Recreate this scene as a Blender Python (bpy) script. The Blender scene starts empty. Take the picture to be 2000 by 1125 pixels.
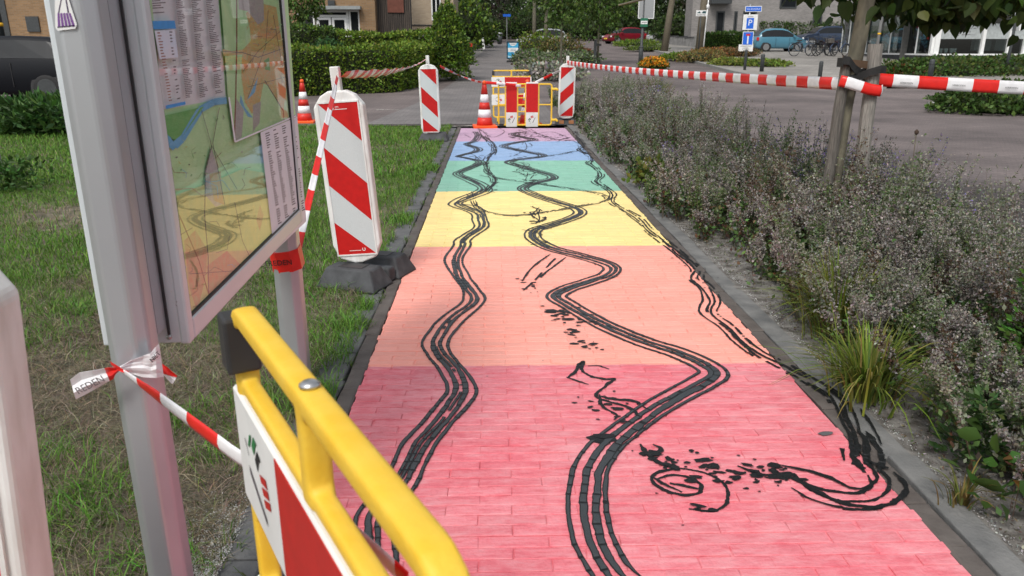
import bpy, bmesh, math, random
import numpy as np
from mathutils import Vector, Matrix, Euler
random.seed(7); rng = np.random.default_rng(7)
sc = bpy.context.scene; COL = sc.collection
R = math.radians

# ------------------------------------------------------------------ camera, world, sun, exposure
CAM_H, FPX = 1.35, 1480.0
TH = math.atan((562.5 - 94) / FPX); PSI = R(1.4022)
cam = bpy.data.cameras.new('camera'); cam_o = bpy.data.objects.new('camera', cam); COL.objects.link(cam_o)
cam_o.location = (0, 0, CAM_H); cam_o.rotation_euler = (R(90) - TH, 0, -PSI)
cam.sensor_width = 36; cam.lens = FPX / 2000 * 36; cam.clip_start = 0.05; cam.clip_end = 500
cam.dof.use_dof = True; cam.dof.focus_distance = 4.0; cam.dof.aperture_fstop = 9.0
sc.camera = cam_o

world = bpy.data.worlds.new('World'); sc.world = world; world.use_nodes = True
wn = world.node_tree.nodes; wl = world.node_tree.links
for n in list(wn): wn.remove(n)
w_out = wn.new('ShaderNodeOutputWorld'); w_bg = wn.new('ShaderNodeBackground'); w_sky = wn.new('ShaderNodeTexSky')
w_hs = wn.new('ShaderNodeHueSaturation')
SUN_EL, SUN_AZ = R(52), R(205)          # azimuth from +Y, clockwise: behind the camera, to the left
w_sky.sky_type = 'NISHITA'; w_sky.sun_disc = False; w_sky.sun_elevation = SUN_EL; w_sky.sun_rotation = SUN_AZ
w_sky.dust_density = 3.0; w_sky.air_density = 1.2
w_hs.inputs['Saturation'].default_value = 0.30
wl.new(w_sky.outputs[0], w_hs.inputs['Color']); wl.new(w_hs.outputs[0], w_bg.inputs[0]); wl.new(w_bg.outputs[0], w_out.inputs[0])
w_bg.inputs[1].default_value = 0.138
sun = bpy.data.lights.new('sun', 'SUN'); sun_o = bpy.data.objects.new('sun', sun); COL.objects.link(sun_o)
sun.energy = 1.5; sun.angle = R(12); sun.color = (1.0, 0.955, 0.89)
sd = Vector((math.sin(SUN_AZ) * math.cos(SUN_EL), math.cos(SUN_AZ) * math.cos(SUN_EL), math.sin(SUN_EL)))
sun_o.rotation_euler = sd.to_track_quat('Z', 'Y').to_euler(); sun_o.location = (0, -5, 20)
sc.view_settings.view_transform = 'Standard'; sc.view_settings.look = 'None'
sc.view_settings.gamma = 1.0; sc.view_settings.exposure = 0.35; sc.view_settings.use_curve_mapping = False

# ------------------------------------------------------------------ layout helpers (photo pixel -> place in the world)
_c, _s = math.cos(TH), math.sin(TH)
FWD = np.array([math.sin(PSI) * _c, math.cos(PSI) * _c, -_s]); RGT = np.array([math.cos(PSI), -math.sin(PSI), 0.0]); UPV = np.cross(RGT, FWD)
CPOS = np.array([0, 0, CAM_H])
def ray(px, py): return FWD + RGT * (px - 1000) / FPX + UPV * (562.5 - py) / FPX
def terr(y): return 0.0 if y < 19 else (0.034 * (y - 22) if y > 25 else 0.034 * (y - 19) ** 2 / 12)
def atY(px, py, Y):
    d = ray(px, py); p = CPOS + d * Y / d[1]; return Vector(p)
def atZ(px, py, z=0.0):
    d = ray(px, py); p = CPOS + d * (z - CAM_H) / d[2]; return Vector(p)
def G(px, py):
    d = ray(px, py); t = 1.0
    while t < 260:
        p = CPOS + d * t
        if p[2] < terr(p[1]):
            a, b = t - 0.25, t
            for _ in range(20):
                m = (a + b) / 2; p = CPOS + d * m
                if p[2] < terr(p[1]): b = m
                else: a = m
            return Vector(CPOS + d * b)
        t += 0.25
    return Vector(CPOS + d * 200)

# ------------------------------------------------------------------ materials
MATS = {}
def mat(name, col, rough=0.6, var=0.12, scale=8.0, metal=0.0, bump=0.0, bscale=60.0, spec=0.4, coat=0.0, stretch=None, col2=None, detail=4.0, transl=0.0):
    if name in MATS: return MATS[name]
    m = bpy.data.materials.new(name); m.use_nodes = True; nt = m.node_tree; N = nt.nodes; L = nt.links
    b = N['Principled BSDF']; b.inputs['Roughness'].default_value = rough; b.inputs['Metallic'].default_value = metal
    b.inputs['Specular IOR Level'].default_value = spec
    if coat: b.inputs['Coat Weight'].default_value = coat; b.inputs['Coat Roughness'].default_value = 0.08
    tc = N.new('ShaderNodeNewGeometry'); src = tc.outputs['Position']
    if stretch:
        mp = N.new('ShaderNodeMapping'); mp.inputs['Scale'].default_value = stretch; L.new(src, mp.inputs[0]); src = mp.outputs[0]
    nz = N.new('ShaderNodeTexNoise'); nz.inputs['Scale'].default_value = scale; nz.inputs['Detail'].default_value = detail; L.new(src, nz.inputs['Vector'])
    mx = N.new('ShaderNodeMixRGB')
    c2 = col2 if col2 else tuple(min(1, c * (1 + var * 1.5)) for c in col); c1 = col if col2 else tuple(c * (1 - var) for c in col)
    mx.inputs[1].default_value = (*c1, 1); mx.inputs[2].default_value = (*c2, 1)
    rp = N.new('ShaderNodeValToRGB'); rp.color_ramp.elements[0].position = 0.32; rp.color_ramp.elements[1].position = 0.68
    L.new(nz.outputs['Fac'], rp.inputs[0]); L.new(rp.outputs[0], mx.inputs[0]); L.new(mx.outputs[0], b.inputs['Base Color'])
    if bump:
        n2 = N.new('ShaderNodeTexNoise'); n2.inputs['Scale'].default_value = bscale; n2.inputs['Detail'].default_value = 6; L.new(src, n2.inputs['Vector'])
        bp = N.new('ShaderNodeBump'); bp.inputs['Strength'].default_value = bump; bp.inputs['Distance'].default_value = 0.01
        L.new(n2.outputs['Fac'], bp.inputs['Height']); L.new(bp.outputs[0], b.inputs['Normal'])
    MATS[name] = m; return m

def foliage_mat(name, rough=0.55, transl=0.3):
    if name in MATS: return MATS[name]
    m = bpy.data.materials.new(name); m.use_nodes = True; nt = m.node_tree; N = nt.nodes; L = nt.links
    b = N['Principled BSDF']; b.inputs['Roughness'].default_value = rough; b.inputs['Specular IOR Level'].default_value = 0.3
    at = N.new('ShaderNodeAttribute'); at.attribute_name = 'Col'
    L.new(at.outputs['Color'], b.inputs['Base Color'])
    tr = N.new('ShaderNodeBsdfTranslucent'); L.new(at.outputs['Color'], tr.inputs['Color'])
    mx = N.new('ShaderNodeMixShader'); mx.inputs[0].default_value = transl
    L.new(b.outputs[0], mx.inputs[1]); L.new(tr.outputs[0], mx.inputs[2]); L.new(mx.outputs[0], N['Material Output'].inputs[0])
    MATS[name] = m; return m

def glass_mat(name, tint=(1, 1, 1), refl=0.25):
    if name in MATS: return MATS[name]
    m = bpy.data.materials.new(name); m.use_nodes = True; nt = m.node_tree; N = nt.nodes; L = nt.links
    N.remove(N['Principled BSDF'])
    tr = N.new('ShaderNodeBsdfTransparent'); tr.inputs[0].default_value = (*tint, 1)
    gl = N.new('ShaderNodeBsdfGlossy'); gl.inputs['Roughness'].default_value = 0.02
    fr = N.new('ShaderNodeLayerWeight'); fr.inputs['Blend'].default_value = 0.5
    pw_ = N.new('ShaderNodeMath'); pw_.operation = 'POWER'; pw_.inputs[1].default_value = 5.0; L.new(fr.outputs['Facing'], pw_.inputs[0])
    mt = N.new('ShaderNodeMath'); mt.operation = 'MULTIPLY_ADD'; mt.inputs[1].default_value = 1.0 - refl; mt.inputs[2].default_value = refl; mt.use_clamp = True
    L.new(pw_.outputs[0], mt.inputs[0])
    mx = N.new('ShaderNodeMixShader'); L.new(mt.outputs[0], mx.inputs[0]); L.new(tr.outputs[0], mx.inputs[1]); L.new(gl.outputs[0], mx.inputs[2])
    L.new(mx.outputs[0], N['Material Output'].inputs[0])
    MATS[name] = m; return m

LEAF = foliage_mat('leaf', 0.5, 0.3)
GRASS = foliage_mat('grass_blade', 0.6, 0.25)
M_alu = mat('aluminium_profile', (0.50, 0.52, 0.545), 0.36, 0.05, 3, metal=0.55, bump=0.02, bscale=200)
M_alu_face = mat('aluminium_case', (0.66, 0.71, 0.74), 0.38, 0.03, 3, metal=0.25)
M_steel = mat('steel', (0.5, 0.5, 0.5), 0.3, 0.05, 20, metal=0.9)
M_yellow = mat('yellow_plastic', (0.78, 0.475, 0.03), 0.5, 0.06, 22, bump=0.12, bscale=180, col2=(0.80, 0.53, 0.06), detail=10)
M_black = mat('black_plastic', (0.03, 0.03, 0.032), 0.5, 0.1, 20)
M_rubber = mat('grey_rubber', (0.055, 0.058, 0.062), 0.75, 0.25, 14, bump=0.2, bscale=120)
M_rubber2 = mat('black_rubber_strap', (0.02, 0.02, 0.02), 0.6, 0.2, 20)
M_red = mat('red_reflective_sheet', (0.50, 0.012, 0.012), 0.4, 0.06, 30)
M_tape_red = mat('tape_red', (0.72, 0.025, 0.02), 0.35, 0.06, 25)
M_tape_white = mat('tape_white', (0.80, 0.80, 0.82), 0.35, 0.05, 25)
M_grey_sheet = mat('silver_reflective_sheet', (0.55, 0.59, 0.60), 0.45, 0.05, 260)
M_white = mat('white_plastic', (0.80, 0.81, 0.80), 0.5, 0.04, 9, col2=(0.62, 0.61, 0.58), stretch=(3, 3, .8), detail=12, bump=.05, bscale=120)
M_white_dirty = mat('white_sheet', (0.70, 0.71, 0.70), 0.5, 0.06, 9)
M_orange = mat('orange_plastic', (0.85, 0.10, 0.015), 0.45, 0.06, 20)
M_cone_red = mat('cone_red_band', (0.60, 0.03, 0.02), 0.45, 0.06, 20)
M_ink = mat('black_print', (0.015, 0.015, 0.018), 0.6, 0.1, 30)
M_inkgrey = mat('grey_print', (0.13, 0.12, 0.13), 0.7, 0.2, 60)
M_wood_dark = mat('dark_stake_wood', (0.085, 0.078, 0.07), 0.85, 0.3, 10, stretch=(14, 14, 1.2), col2=(0.16, 0.148, 0.13), bump=0.5, bscale=12)
M_wood = mat('weathered_stake_wood', (0.17, 0.16, 0.145), 0.85, 0.3, 10, stretch=(14, 14, 1.2), col2=(0.32, 0.30, 0.27), bump=0.5, bscale=12)
M_bark = mat('bark', (0.10, 0.085, 0.06), 0.9, 0.3, 18, stretch=(3, 3, 1), col2=(0.19, 0.165, 0.12), bump=0.5, bscale=30)
M_bark_light = mat('pale_young_bark', (0.10, 0.092, 0.07), 0.85, 0.3, 9, stretch=(3, 3, 1.0), col2=(0.19, 0.175, 0.125), bump=0.4, bscale=40)
M_darkmetal = mat('dark_grey_coated_steel', (0.045, 0.05, 0.052), 0.5, 0.15, 14)
M_tyre = mat('tyre_rubber', (0.016, 0.016, 0.017), 0.75, 0.2, 20)
M_rim = mat('wheel_rim', (0.45, 0.46, 0.47), 0.3, 0.05, 20, metal=0.7)
M_glass_dark = mat('dark_window_glass', (0.012, 0.014, 0.016), 0.10, 0.1, 3, spec=0.3)
M_blue = mat('blue_sign_sheet', (0.012, 0.12, 0.60), 0.4, 0.05, 20)
M_core = mat('foliage_inner_shade', (0.018, 0.024, 0.010), 0.95, 0.4, 6)  # near-black colour stands for the shade deep inside the foliage
M_whitepaint = mat('white_frame_paint', (0.74, 0.75, 0.74), 0.45, 0.03, 8)

# ------------------------------------------------------------------ objects and meshes
def tag(o, label=None, cat=None, group=None, kind=None):
    if label: o['label'] = label
    if cat: o['category'] = cat
    if group: o['group'] = group
    if kind: o['kind'] = kind
    return o
def thing(name, label, cat, loc=(0, 0, 0), rotz=0.0, group=None, rot=None):
    o = bpy.data.objects.new(name, None); COL.objects.link(o); o.empty_display_size = 0.2
    o.location = loc; o.rotation_euler = rot if rot else (0, 0, rotz)
    return tag(o, label, cat, group)
def link(name, me, parent=None, loc=None):
    o = bpy.data.objects.new(name, me); COL.objects.link(o)
    if parent: o.parent = parent
    if loc is not None: o.location = loc
    return o
class MB:
    def __init__(s): s.v = []; s.f = []; s.m = []
    def add(s, vs, fs, mi=0):
        n = len(s.v); s.v += [tuple(v) for v in vs]
        for f in fs: s.f.append(tuple(n + i for i in f)); s.m.append(mi)
        return s
    def box(s, c, d, mi=0, M=None):
        x, y, z = d[0] / 2, d[1] / 2, d[2] / 2
        vs = [Vector((sx * x, sy * y, sz * z)) for sz in (-1, 1) for sy in (-1, 1) for sx in (-1, 1)]
        if M: vs = [M @ v for v in vs]
        vs = [v + Vector(c) for v in vs]
        return s.add(vs, [(0, 2, 3, 1), (4, 5, 7, 6), (0, 1, 5, 4), (2, 6, 7, 3), (0, 4, 6, 2), (1, 3, 7, 5)], mi)
    def bbox(s, c, d, b, mi=0, M=None):     # box with chamfered upper edges
        x, y, z = d[0] / 2, d[1] / 2, d[2] / 2
        vs = [Vector(p) for p in [(-x, -y, -z), (x, -y, -z), (x, y, -z), (-x, y, -z), (-x, -y, z - b), (x, -y, z - b), (x, y, z - b), (-x, y, z - b),
              (-x + b, -y + b, z), (x - b, -y + b, z), (x - b, y - b, z), (-x + b, y - b, z)]]
        if M: vs = [M @ v for v in vs]
        vs = [v + Vector(c) for v in vs]
        fs = [(0, 3, 2, 1), (8, 9, 10, 11)]
        for k in range(4):
            j = (k + 1) % 4; fs += [(k, j, 4 + j, 4 + k), (4 + k, 4 + j, 8 + j, 8 + k)]
        return s.add(vs, fs, mi)
    def tube(s, pts, r, n=8, mi=0, cap=True, sq=0.0):
        pts = [Vector(p) for p in pts]; rs = r if isinstance(r, (list, tuple)) else [r] * len(pts)
        rings = []; prev = None
        for i, p in enumerate(pts):
            t = (pts[min(i + 1, len(pts) - 1)] - pts[max(i - 1, 0)]).normalized()
            a = Vector((0, 0, 1)) if abs(t.z) < 0.9 else Vector((0, 1, 0))
            if prev is not None: a = prev
            u = (a - t * a.dot(t)).normalized(); w = t.cross(u); prev = u
            ring = []
            for k in range(n):
                an = 2 * math.pi * k / n + (math.pi / 4 if n == 4 else 0); ca, sa = math.cos(an), math.sin(an)
                q = 1.0
                if sq: q = 1 / max(abs(ca), abs(sa)); q = 1 + (q - 1) * sq
                ring.append(p + (u * ca + w * sa) * rs[i] * q)
            rings.append(ring)
        vs = [v for rg in rings for v in rg]; fs = []
        for i in range(len(pts) - 1):
            for k in range(n):
                j = (k + 1) % n; fs.append((i * n + k, i * n + j, (i + 1) * n + j, (i + 1) * n + k))
        if cap: fs += [tuple(range(n))[::-1], tuple(range((len(pts) - 1) * n, len(pts) * n))]
        return s.add(vs, fs, mi)
    def lathe(s, prof, n=16, mi=0, M=None):
        vs = []; fs = []
        for (r, z) in prof:
            for k in range(n):
                a = 2 * math.pi * k / n; v = Vector((r * math.cos(a), r * math.sin(a), z)); vs.append(M @ v if M else v)
        for i in range(len(prof) - 1):
            for k in range(n):
                j = (k + 1) % n; fs.append((i * n + k, i * n + j, (i + 1) * n + j, (i + 1) * n + k))
        fs += [tuple(range(n))[::-1], tuple(range((len(prof) - 1) * n, len(prof) * n))]
        return s.add(vs, fs, mi)
    def prism(s, poly, a, b, mi=0, M=None):   # polygon in the local x,z plane, extruded along y from a to b
        n = len(poly); vs = [Vector((p[0], a, p[1])) for p in poly] + [Vector((p[0], b, p[1])) for p in poly]
        if M: vs = [M @ v for v in vs]
        fs = [tuple(range(n)), tuple(range(n, 2 * n))[::-1]]
        for k in range(n): j = (k + 1) % n; fs.append((k, k + n, j + n, j))
        return s.add(vs, fs, mi)
    def mesh(s, name, mats, smooth=False):
        me = bpy.data.meshes.new(name); me.from_pydata(s.v, [], s.f)
        for m in (mats if isinstance(mats, (list, tuple)) else [mats]): me.materials.append(m)
        me.polygons.foreach_set('material_index', s.m)
        if smooth: me.polygons.foreach_set('use_smooth', [True] * len(s.f))
        bm = bmesh.new(); bm.from_mesh(me); bmesh.ops.recalc_face_normals(bm, faces=bm.faces); bm.to_mesh(me); bm.free()
        me.update(); return me
    def build(s, name, mats, parent=None, smooth=False, loc=None):
        return link(name, s.mesh(name, mats, smooth), parent, loc)

def np_mesh(name, verts, faces, mats, colors=None, mat_idx=None):
    """verts (N,3); faces: list of (M,k) index arrays"""
    me = bpy.data.meshes.new(name); me.vertices.add(len(verts)); me.vertices.foreach_set('co', np.asarray(verts, np.float32).ravel())
    loops = np.concatenate([f.ravel() for f in faces]).astype(np.int32); tot = np.concatenate([np.full(len(f), f.shape[1]) for f in faces]).astype(np.int32)
    st = np.concatenate([[0], np.cumsum(tot)[:-1]]).astype(np.int32)
    me.loops.add(len(loops)); me.loops.foreach_set('vertex_index', loops)
    me.polygons.add(len(tot)); me.polygons.foreach_set('loop_start', st); me.polygons.foreach_set('loop_total', tot)
    for m in (mats if isinstance(mats, (list, tuple)) else [mats]): me.materials.append(m)
    if mat_idx is not None: me.polygons.foreach_set('material_index', np.asarray(mat_idx, np.int32))
    if colors is not None:
        a = me.color_attributes.new('Col', 'FLOAT_COLOR', 'POINT')
        c4 = np.ones((len(verts), 4), np.float32); c4[:, :3] = colors; a.data.foreach_set('color', c4.ravel())
    me.update(calc_edges=True); me.validate(); return me

def unit(a): return a / np.maximum(np.linalg.norm(a, axis=1, keepdims=True), 1e-6)
def leaves(P, D, S, C, wr=0.5, fold=0.15):
    """n leaves: base P, direction D, length S, colour C -> verts, faces, colours. Six-sided leaf, two folded halves"""
    n = len(P); D = unit(D); rv = unit(np.cross(D, unit(rng.normal(size=(n, 3))))); nn = np.cross(D, rv)
    S = S[:, None]; v = np.empty((n, 6, 3))
    v[:, 0] = P; v[:, 3] = P + D * S
    v[:, 1] = P + D * S * 0.35 + rv * S * wr * 0.5 + nn * S * fold; v[:, 2] = P + D * S * 0.72 + rv * S * wr * 0.36 + nn * S * fold * .8
    v[:, 5] = P + D * S * 0.35 - rv * S * wr * 0.5 + nn * S * fold; v[:, 4] = P + D * S * 0.72 - rv * S * wr * 0.36 + nn * S * fold * .8
    b = np.arange(n)[:, None] * 6
    f = np.concatenate([b + np.array([[0, 1, 2, 3]]), b + np.array([[0, 3, 4, 5]])])
    return v.reshape(-1, 3), f, np.repeat(C, 6, axis=0)
def quads(P, D, S, C, wr=0.5):
    n = len(P); D = unit(D); rv = unit(np.cross(D, unit(rng.normal(size=(n, 3))))); S = S[:, None]
    v = np.empty((n, 4, 3)); v[:, 0] = P; v[:, 1] = P + D * S * .45 + rv * S * wr * .5; v[:, 2] = P + D * S; v[:, 3] = P + D * S * .45 - rv * S * wr * .5
    return v.reshape(-1, 3), np.arange(n)[:, None] * 4 + np.array([[0, 1, 2, 3]]), np.repeat(C, 4, axis=0)
def blades(P, H, W, lean, C, curve=0.6, dirs=None):
    """grass blades, 5 verts each"""
    n = len(P); a = rng.uniform(0, 2 * np.pi, n) if dirs is None else dirs; d = np.stack([np.cos(a), np.sin(a), np.zeros(n)], 1)
    b = rng.uniform(0, 2 * np.pi, n); s = np.stack([np.cos(b), np.sin(b), np.zeros(n)], 1); up = np.array([[0, 0, 1.0]])
    H = H[:, None]; W = W[:, None]; lean = lean[:, None]
    mid = P + up * H * .6 + d * lean * H * .35; tip = P + up * H * (1 - curve * .35 * lean) + d * lean * H
    v = np.empty((n, 5, 3)); v[:, 0] = P - s * W / 2; v[:, 1] = P + s * W / 2; v[:, 2] = mid + s * W * .4; v[:, 3] = mid - s * W * .4; v[:, 4] = tip
    i = np.arange(n)[:, None] * 5
    return v.reshape(-1, 3), [i + np.array([[0, 1, 2, 3]]), i + np.array([[3, 2, 4]])], np.repeat(C, 5, axis=0)
def vary(c, n, amt=0.25, hue=0.12):
    c = np.array(c)[None]; k = rng.normal(1, amt, (n, 1)).clip(.35, 1.9); h = rng.normal(1, hue, (n, 3)).clip(.6, 1.5); return (c * k * h).clip(0.003, 0.9)
def pick(cols, n, p=None, amt=0.25, hue=.1):
    cols = np.array(cols); idx = rng.choice(len(cols), n, p=p); k = rng.normal(1, amt, (n, 1)).clip(.35, 1.9); h = rng.normal(1, hue, (n, 3)).clip(.6, 1.5)
    return (cols[idx] * k * h).clip(.003, .9)
def text(name, body, size, M, mt, parent=None, extrude=0.0006, align='CENTER'):
    cu = bpy.data.curves.new(name, 'FONT'); cu.body = body; cu.size = size; cu.align_x = align; cu.align_y = 'CENTER'; cu.extrude = extrude; cu.resolution_u = 3
    t = bpy.data.objects.new(name, cu); COL.objects.link(t); me = bpy.data.meshes.new_from_object(t); bpy.data.objects.remove(t)
    me.materials.clear(); me.materials.append(mt); me.name = name
    me.transform(M); return link(name, me, parent)
def frame_matrix(o, x, y):      # text frame: x to the right, y up, origin o
    x = Vector(x).normalized(); y = Vector(y); z = x.cross(y).normalized(); y = z.cross(x)
    m = Matrix.Identity(4)
    for r in range(3): m[r][0], m[r][1], m[r][2], m[r][3] = x[r], y[r], z[r], Vector(o)[r]
    return m
def patch(name, poly, off, mt, kind='structure', ymin=18, ymax=26, parent=None):
    """flat polygon laid on the terrain"""
    bm = bmesh.new(); vs = [bm.verts.new((p[0], p[1], 0)) for p in poly]; bm.faces.new(vs)
    for yy in [19, 20, 21, 22, 23, 24, 25]:
        g = bm.verts[:] + bm.edges[:] + bm.faces[:]; bmesh.ops.bisect_plane(bm, geom=g, plane_co=(0, yy, 0), plane_no=(0, 1, 0))
    for v in bm.verts: v.co.z = terr(v.co.y) + off
    bmesh.ops.triangulate(bm, faces=bm.faces[:]); bmesh.ops.recalc_face_normals(bm, faces=bm.faces)
    if sum(f.normal.z for f in bm.faces) < 0: bmesh.ops.reverse_faces(bm, faces=bm.faces[:])
    me = bpy.data.meshes.new(name); bm.to_mesh(me); bm.free(); me.materials.append(mt)
    o = link(name, me, parent)
    if kind: o['kind'] = kind
    return o

# ================================================================== THE SETTING
# street paving: purple-grey clinker, coursed finely by the material (too far off to tell bricks apart)
def paving_mat(name, c1, c2, mortar, sx, sy, rough=0.8, patchy=0.25, speck=0.0):
    m = bpy.data.materials.new(name); m.use_nodes = True; N = m.node_tree.nodes; L = m.node_tree.links; b = N['Principled BSDF']
    b.inputs['Roughness'].default_value = rough; b.inputs['Specular IOR Level'].default_value = 0.25
    g = N.new('ShaderNodeNewGeometry'); br = N.new('ShaderNodeTexBrick'); br.inputs['Scale'].default_value = 1.0
    br.inputs['Brick Width'].default_value = sx; br.inputs['Row Height'].default_value = sy; br.inputs['Mortar Size'].default_value = 0.006
    br.inputs['Color1'].default_value = (*c1, 1); br.inputs['Color2'].default_value = (*c2, 1); br.inputs['Mortar'].default_value = (*mortar, 1)
    L.new(g.outputs['Position'], br.inputs['Vector'])
    nz = N.new('ShaderNodeTexNoise'); nz.inputs['Scale'].default_value = 0.55; nz.inputs['Detail'].default_value = 8; L.new(g.outputs['Position'], nz.inputs['Vector'])
    rp = N.new('ShaderNodeValToRGB'); rp.color_ramp.elements[0].position = .3; rp.color_ramp.elements[1].position = .72
    rp.color_ramp.elements[0].color = (1 - patchy, 1 - patchy, 1 - patchy, 1); rp.color_ramp.elements[1].color = (1 + patchy, 1 + patchy * .95, 1 + patchy * .9, 1)
    L.new(nz.outputs['Fac'], rp.inputs[0]); mx = N.new('ShaderNodeMixRGB'); mx.blend_type = 'MULTIPLY'; mx.inputs[0].default_value = 1
    L.new(br.outputs['Color'], mx.inputs[1]); L.new(rp.outputs[0], mx.inputs[2]); L.new(mx.outputs[0], b.inputs['Base Color'])
    bp = N.new('ShaderNodeBump'); bp.inputs['Strength'].default_value = .5; bp.inputs['Distance'].default_value = .004; L.new(br.outputs['Fac'], bp.inputs['Height']); bp.invert = True
    L.new(bp.outputs[0], b.inputs['Normal']); return m
M_street = paving_mat('street_clinker', (0.142, 0.120, 0.117), (0.185, 0.153, 0.148), (0.10, 0.09, 0.086), 0.2, 0.055, patchy=0.34)
M_pave = paving_mat('pavement_slabs', (0.235, 0.222, 0.205), (0.285, 0.272, 0.25), (0.15, 0.145, 0.135), 0.3, 0.3)
M_asph = paving_mat('footway_clinker', (0.16, 0.15, 0.15), (0.205, 0.19, 0.187), (0.11, 0.105, 0.10), 0.2, 0.1)
M_soil = mat('dusty_soil', (0.075, 0.067, 0.058), 0.95, 0.4, 16, col2=(0.25, 0.24, 0.225), bump=1.0, bscale=38, detail=14)
M_lawnsoil = mat('dry_lawn_soil', (0.065, 0.056, 0.040), 0.95, 0.3, 11, col2=(0.20, 0.175, 0.125), bump=1.0, bscale=55, detail=14)
M_far = mat('far_ground', (0.05, 0.065, 0.03), 0.95, 0.3, 0.4)

v = []; f = []
ys = [-12, 0, 10, 19, 20, 21, 22, 23, 24, 25, 40, 80, 160, 300]
for y in ys: v += [(-260, y, terr(y) - 0.09), (260, y, terr(y) - 0.09)]
mb = MB(); mb.add(v, [(2 * i, 2 * i + 1, 2 * i + 3, 2 * i + 2) for i in range(len(ys) - 1)])
tag(mb.build('ground', M_far), kind='structure')
patch('street', [(-60, 14.35), (3.05, 14.35), (3.05, -6), (70, -6), (70, 135), (-60, 135)], -0.02, M_street)

kerb_px = [(1225, 90), (1262, 97), (1310, 108), (1370, 126), (1430, 142), (1500, 157), (1560, 166), (1640, 171), (1730, 172)]
kerb_w = [G(*q) for q in kerb_px]
far_pts = [(70, kerb_w[-1].y), (70, 95), (kerb_w[0].x + 8, 95)]
patch('pavement', [(p.x, p.y) for p in kerb_w] + far_pts, 0.07, M_pave)
def kerb_run(name, pts, w, h, mt, step=1.0):
    root = bpy.data.objects.new(name, None); COL.objects.link(root); root['kind'] = 'structure'
    P = [Vector((p[0], p[1], 0)) for p in pts]; k = 0
    for a, b in zip(P[:-1], P[1:]):
        n = max(1, int((b - a).length / step))
        for i in range(n):
            p, q = a.lerp(b, i / n), a.lerp(b, (i + 1) / n); d = (q - p).normalized(); s = Vector((-d.y, d.x, 0)) * w / 2; q = q - d * 0.008
            zz = [terr(p.y), terr(q.y)]; vs = []
            for pp, z in ((p, zz[0]), (q, zz[1])):
                for sg in (-1, 1): vs += [(pp.x + s.x * sg, pp.y + s.y * sg, z - .1), (pp.x + s.x * sg, pp.y + s.y * sg, z + h)]
            m2 = MB(); m2.add(vs, [(0, 1, 3, 2), (4, 6, 7, 5), (0, 4, 5, 1), (2, 3, 7, 6), (1, 5, 7, 3), (0, 2, 6, 4)]); m2.build('kerb_stone', mt, root)
    return root
M_kerb = mat('kerb_concrete', (0.20, 0.20, 0.19), 0.85, 0.2, 6, col2=(0.29, 0.285, 0.27), bump=.2, bscale=60)
kerb_run('kerb', [(p.x, p.y) for p in kerb_w], 0.16, 0.10, M_kerb, 1.0)
# footway beside the far street and the pale parking bay at the left
fp = [G(770, 182), G(905, 151), G(940, 100), G(985, 78), G(1010, 78), G(1010, 122), G(1010, 250)]
patch('footway', [(-2.4, 14.45), (-1.2, 30.5), (-0.75, 56), (-0.4, 74), (1.5, 74), (1.5, 46), (1.3, 20), (1.25, 14.45)], -0.008, M_asph)
patch('parking_bay', [(-9, 44), (-1.0, 45), (-0.55, 60), (-9, 62)], -0.004, M_pave)

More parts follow.
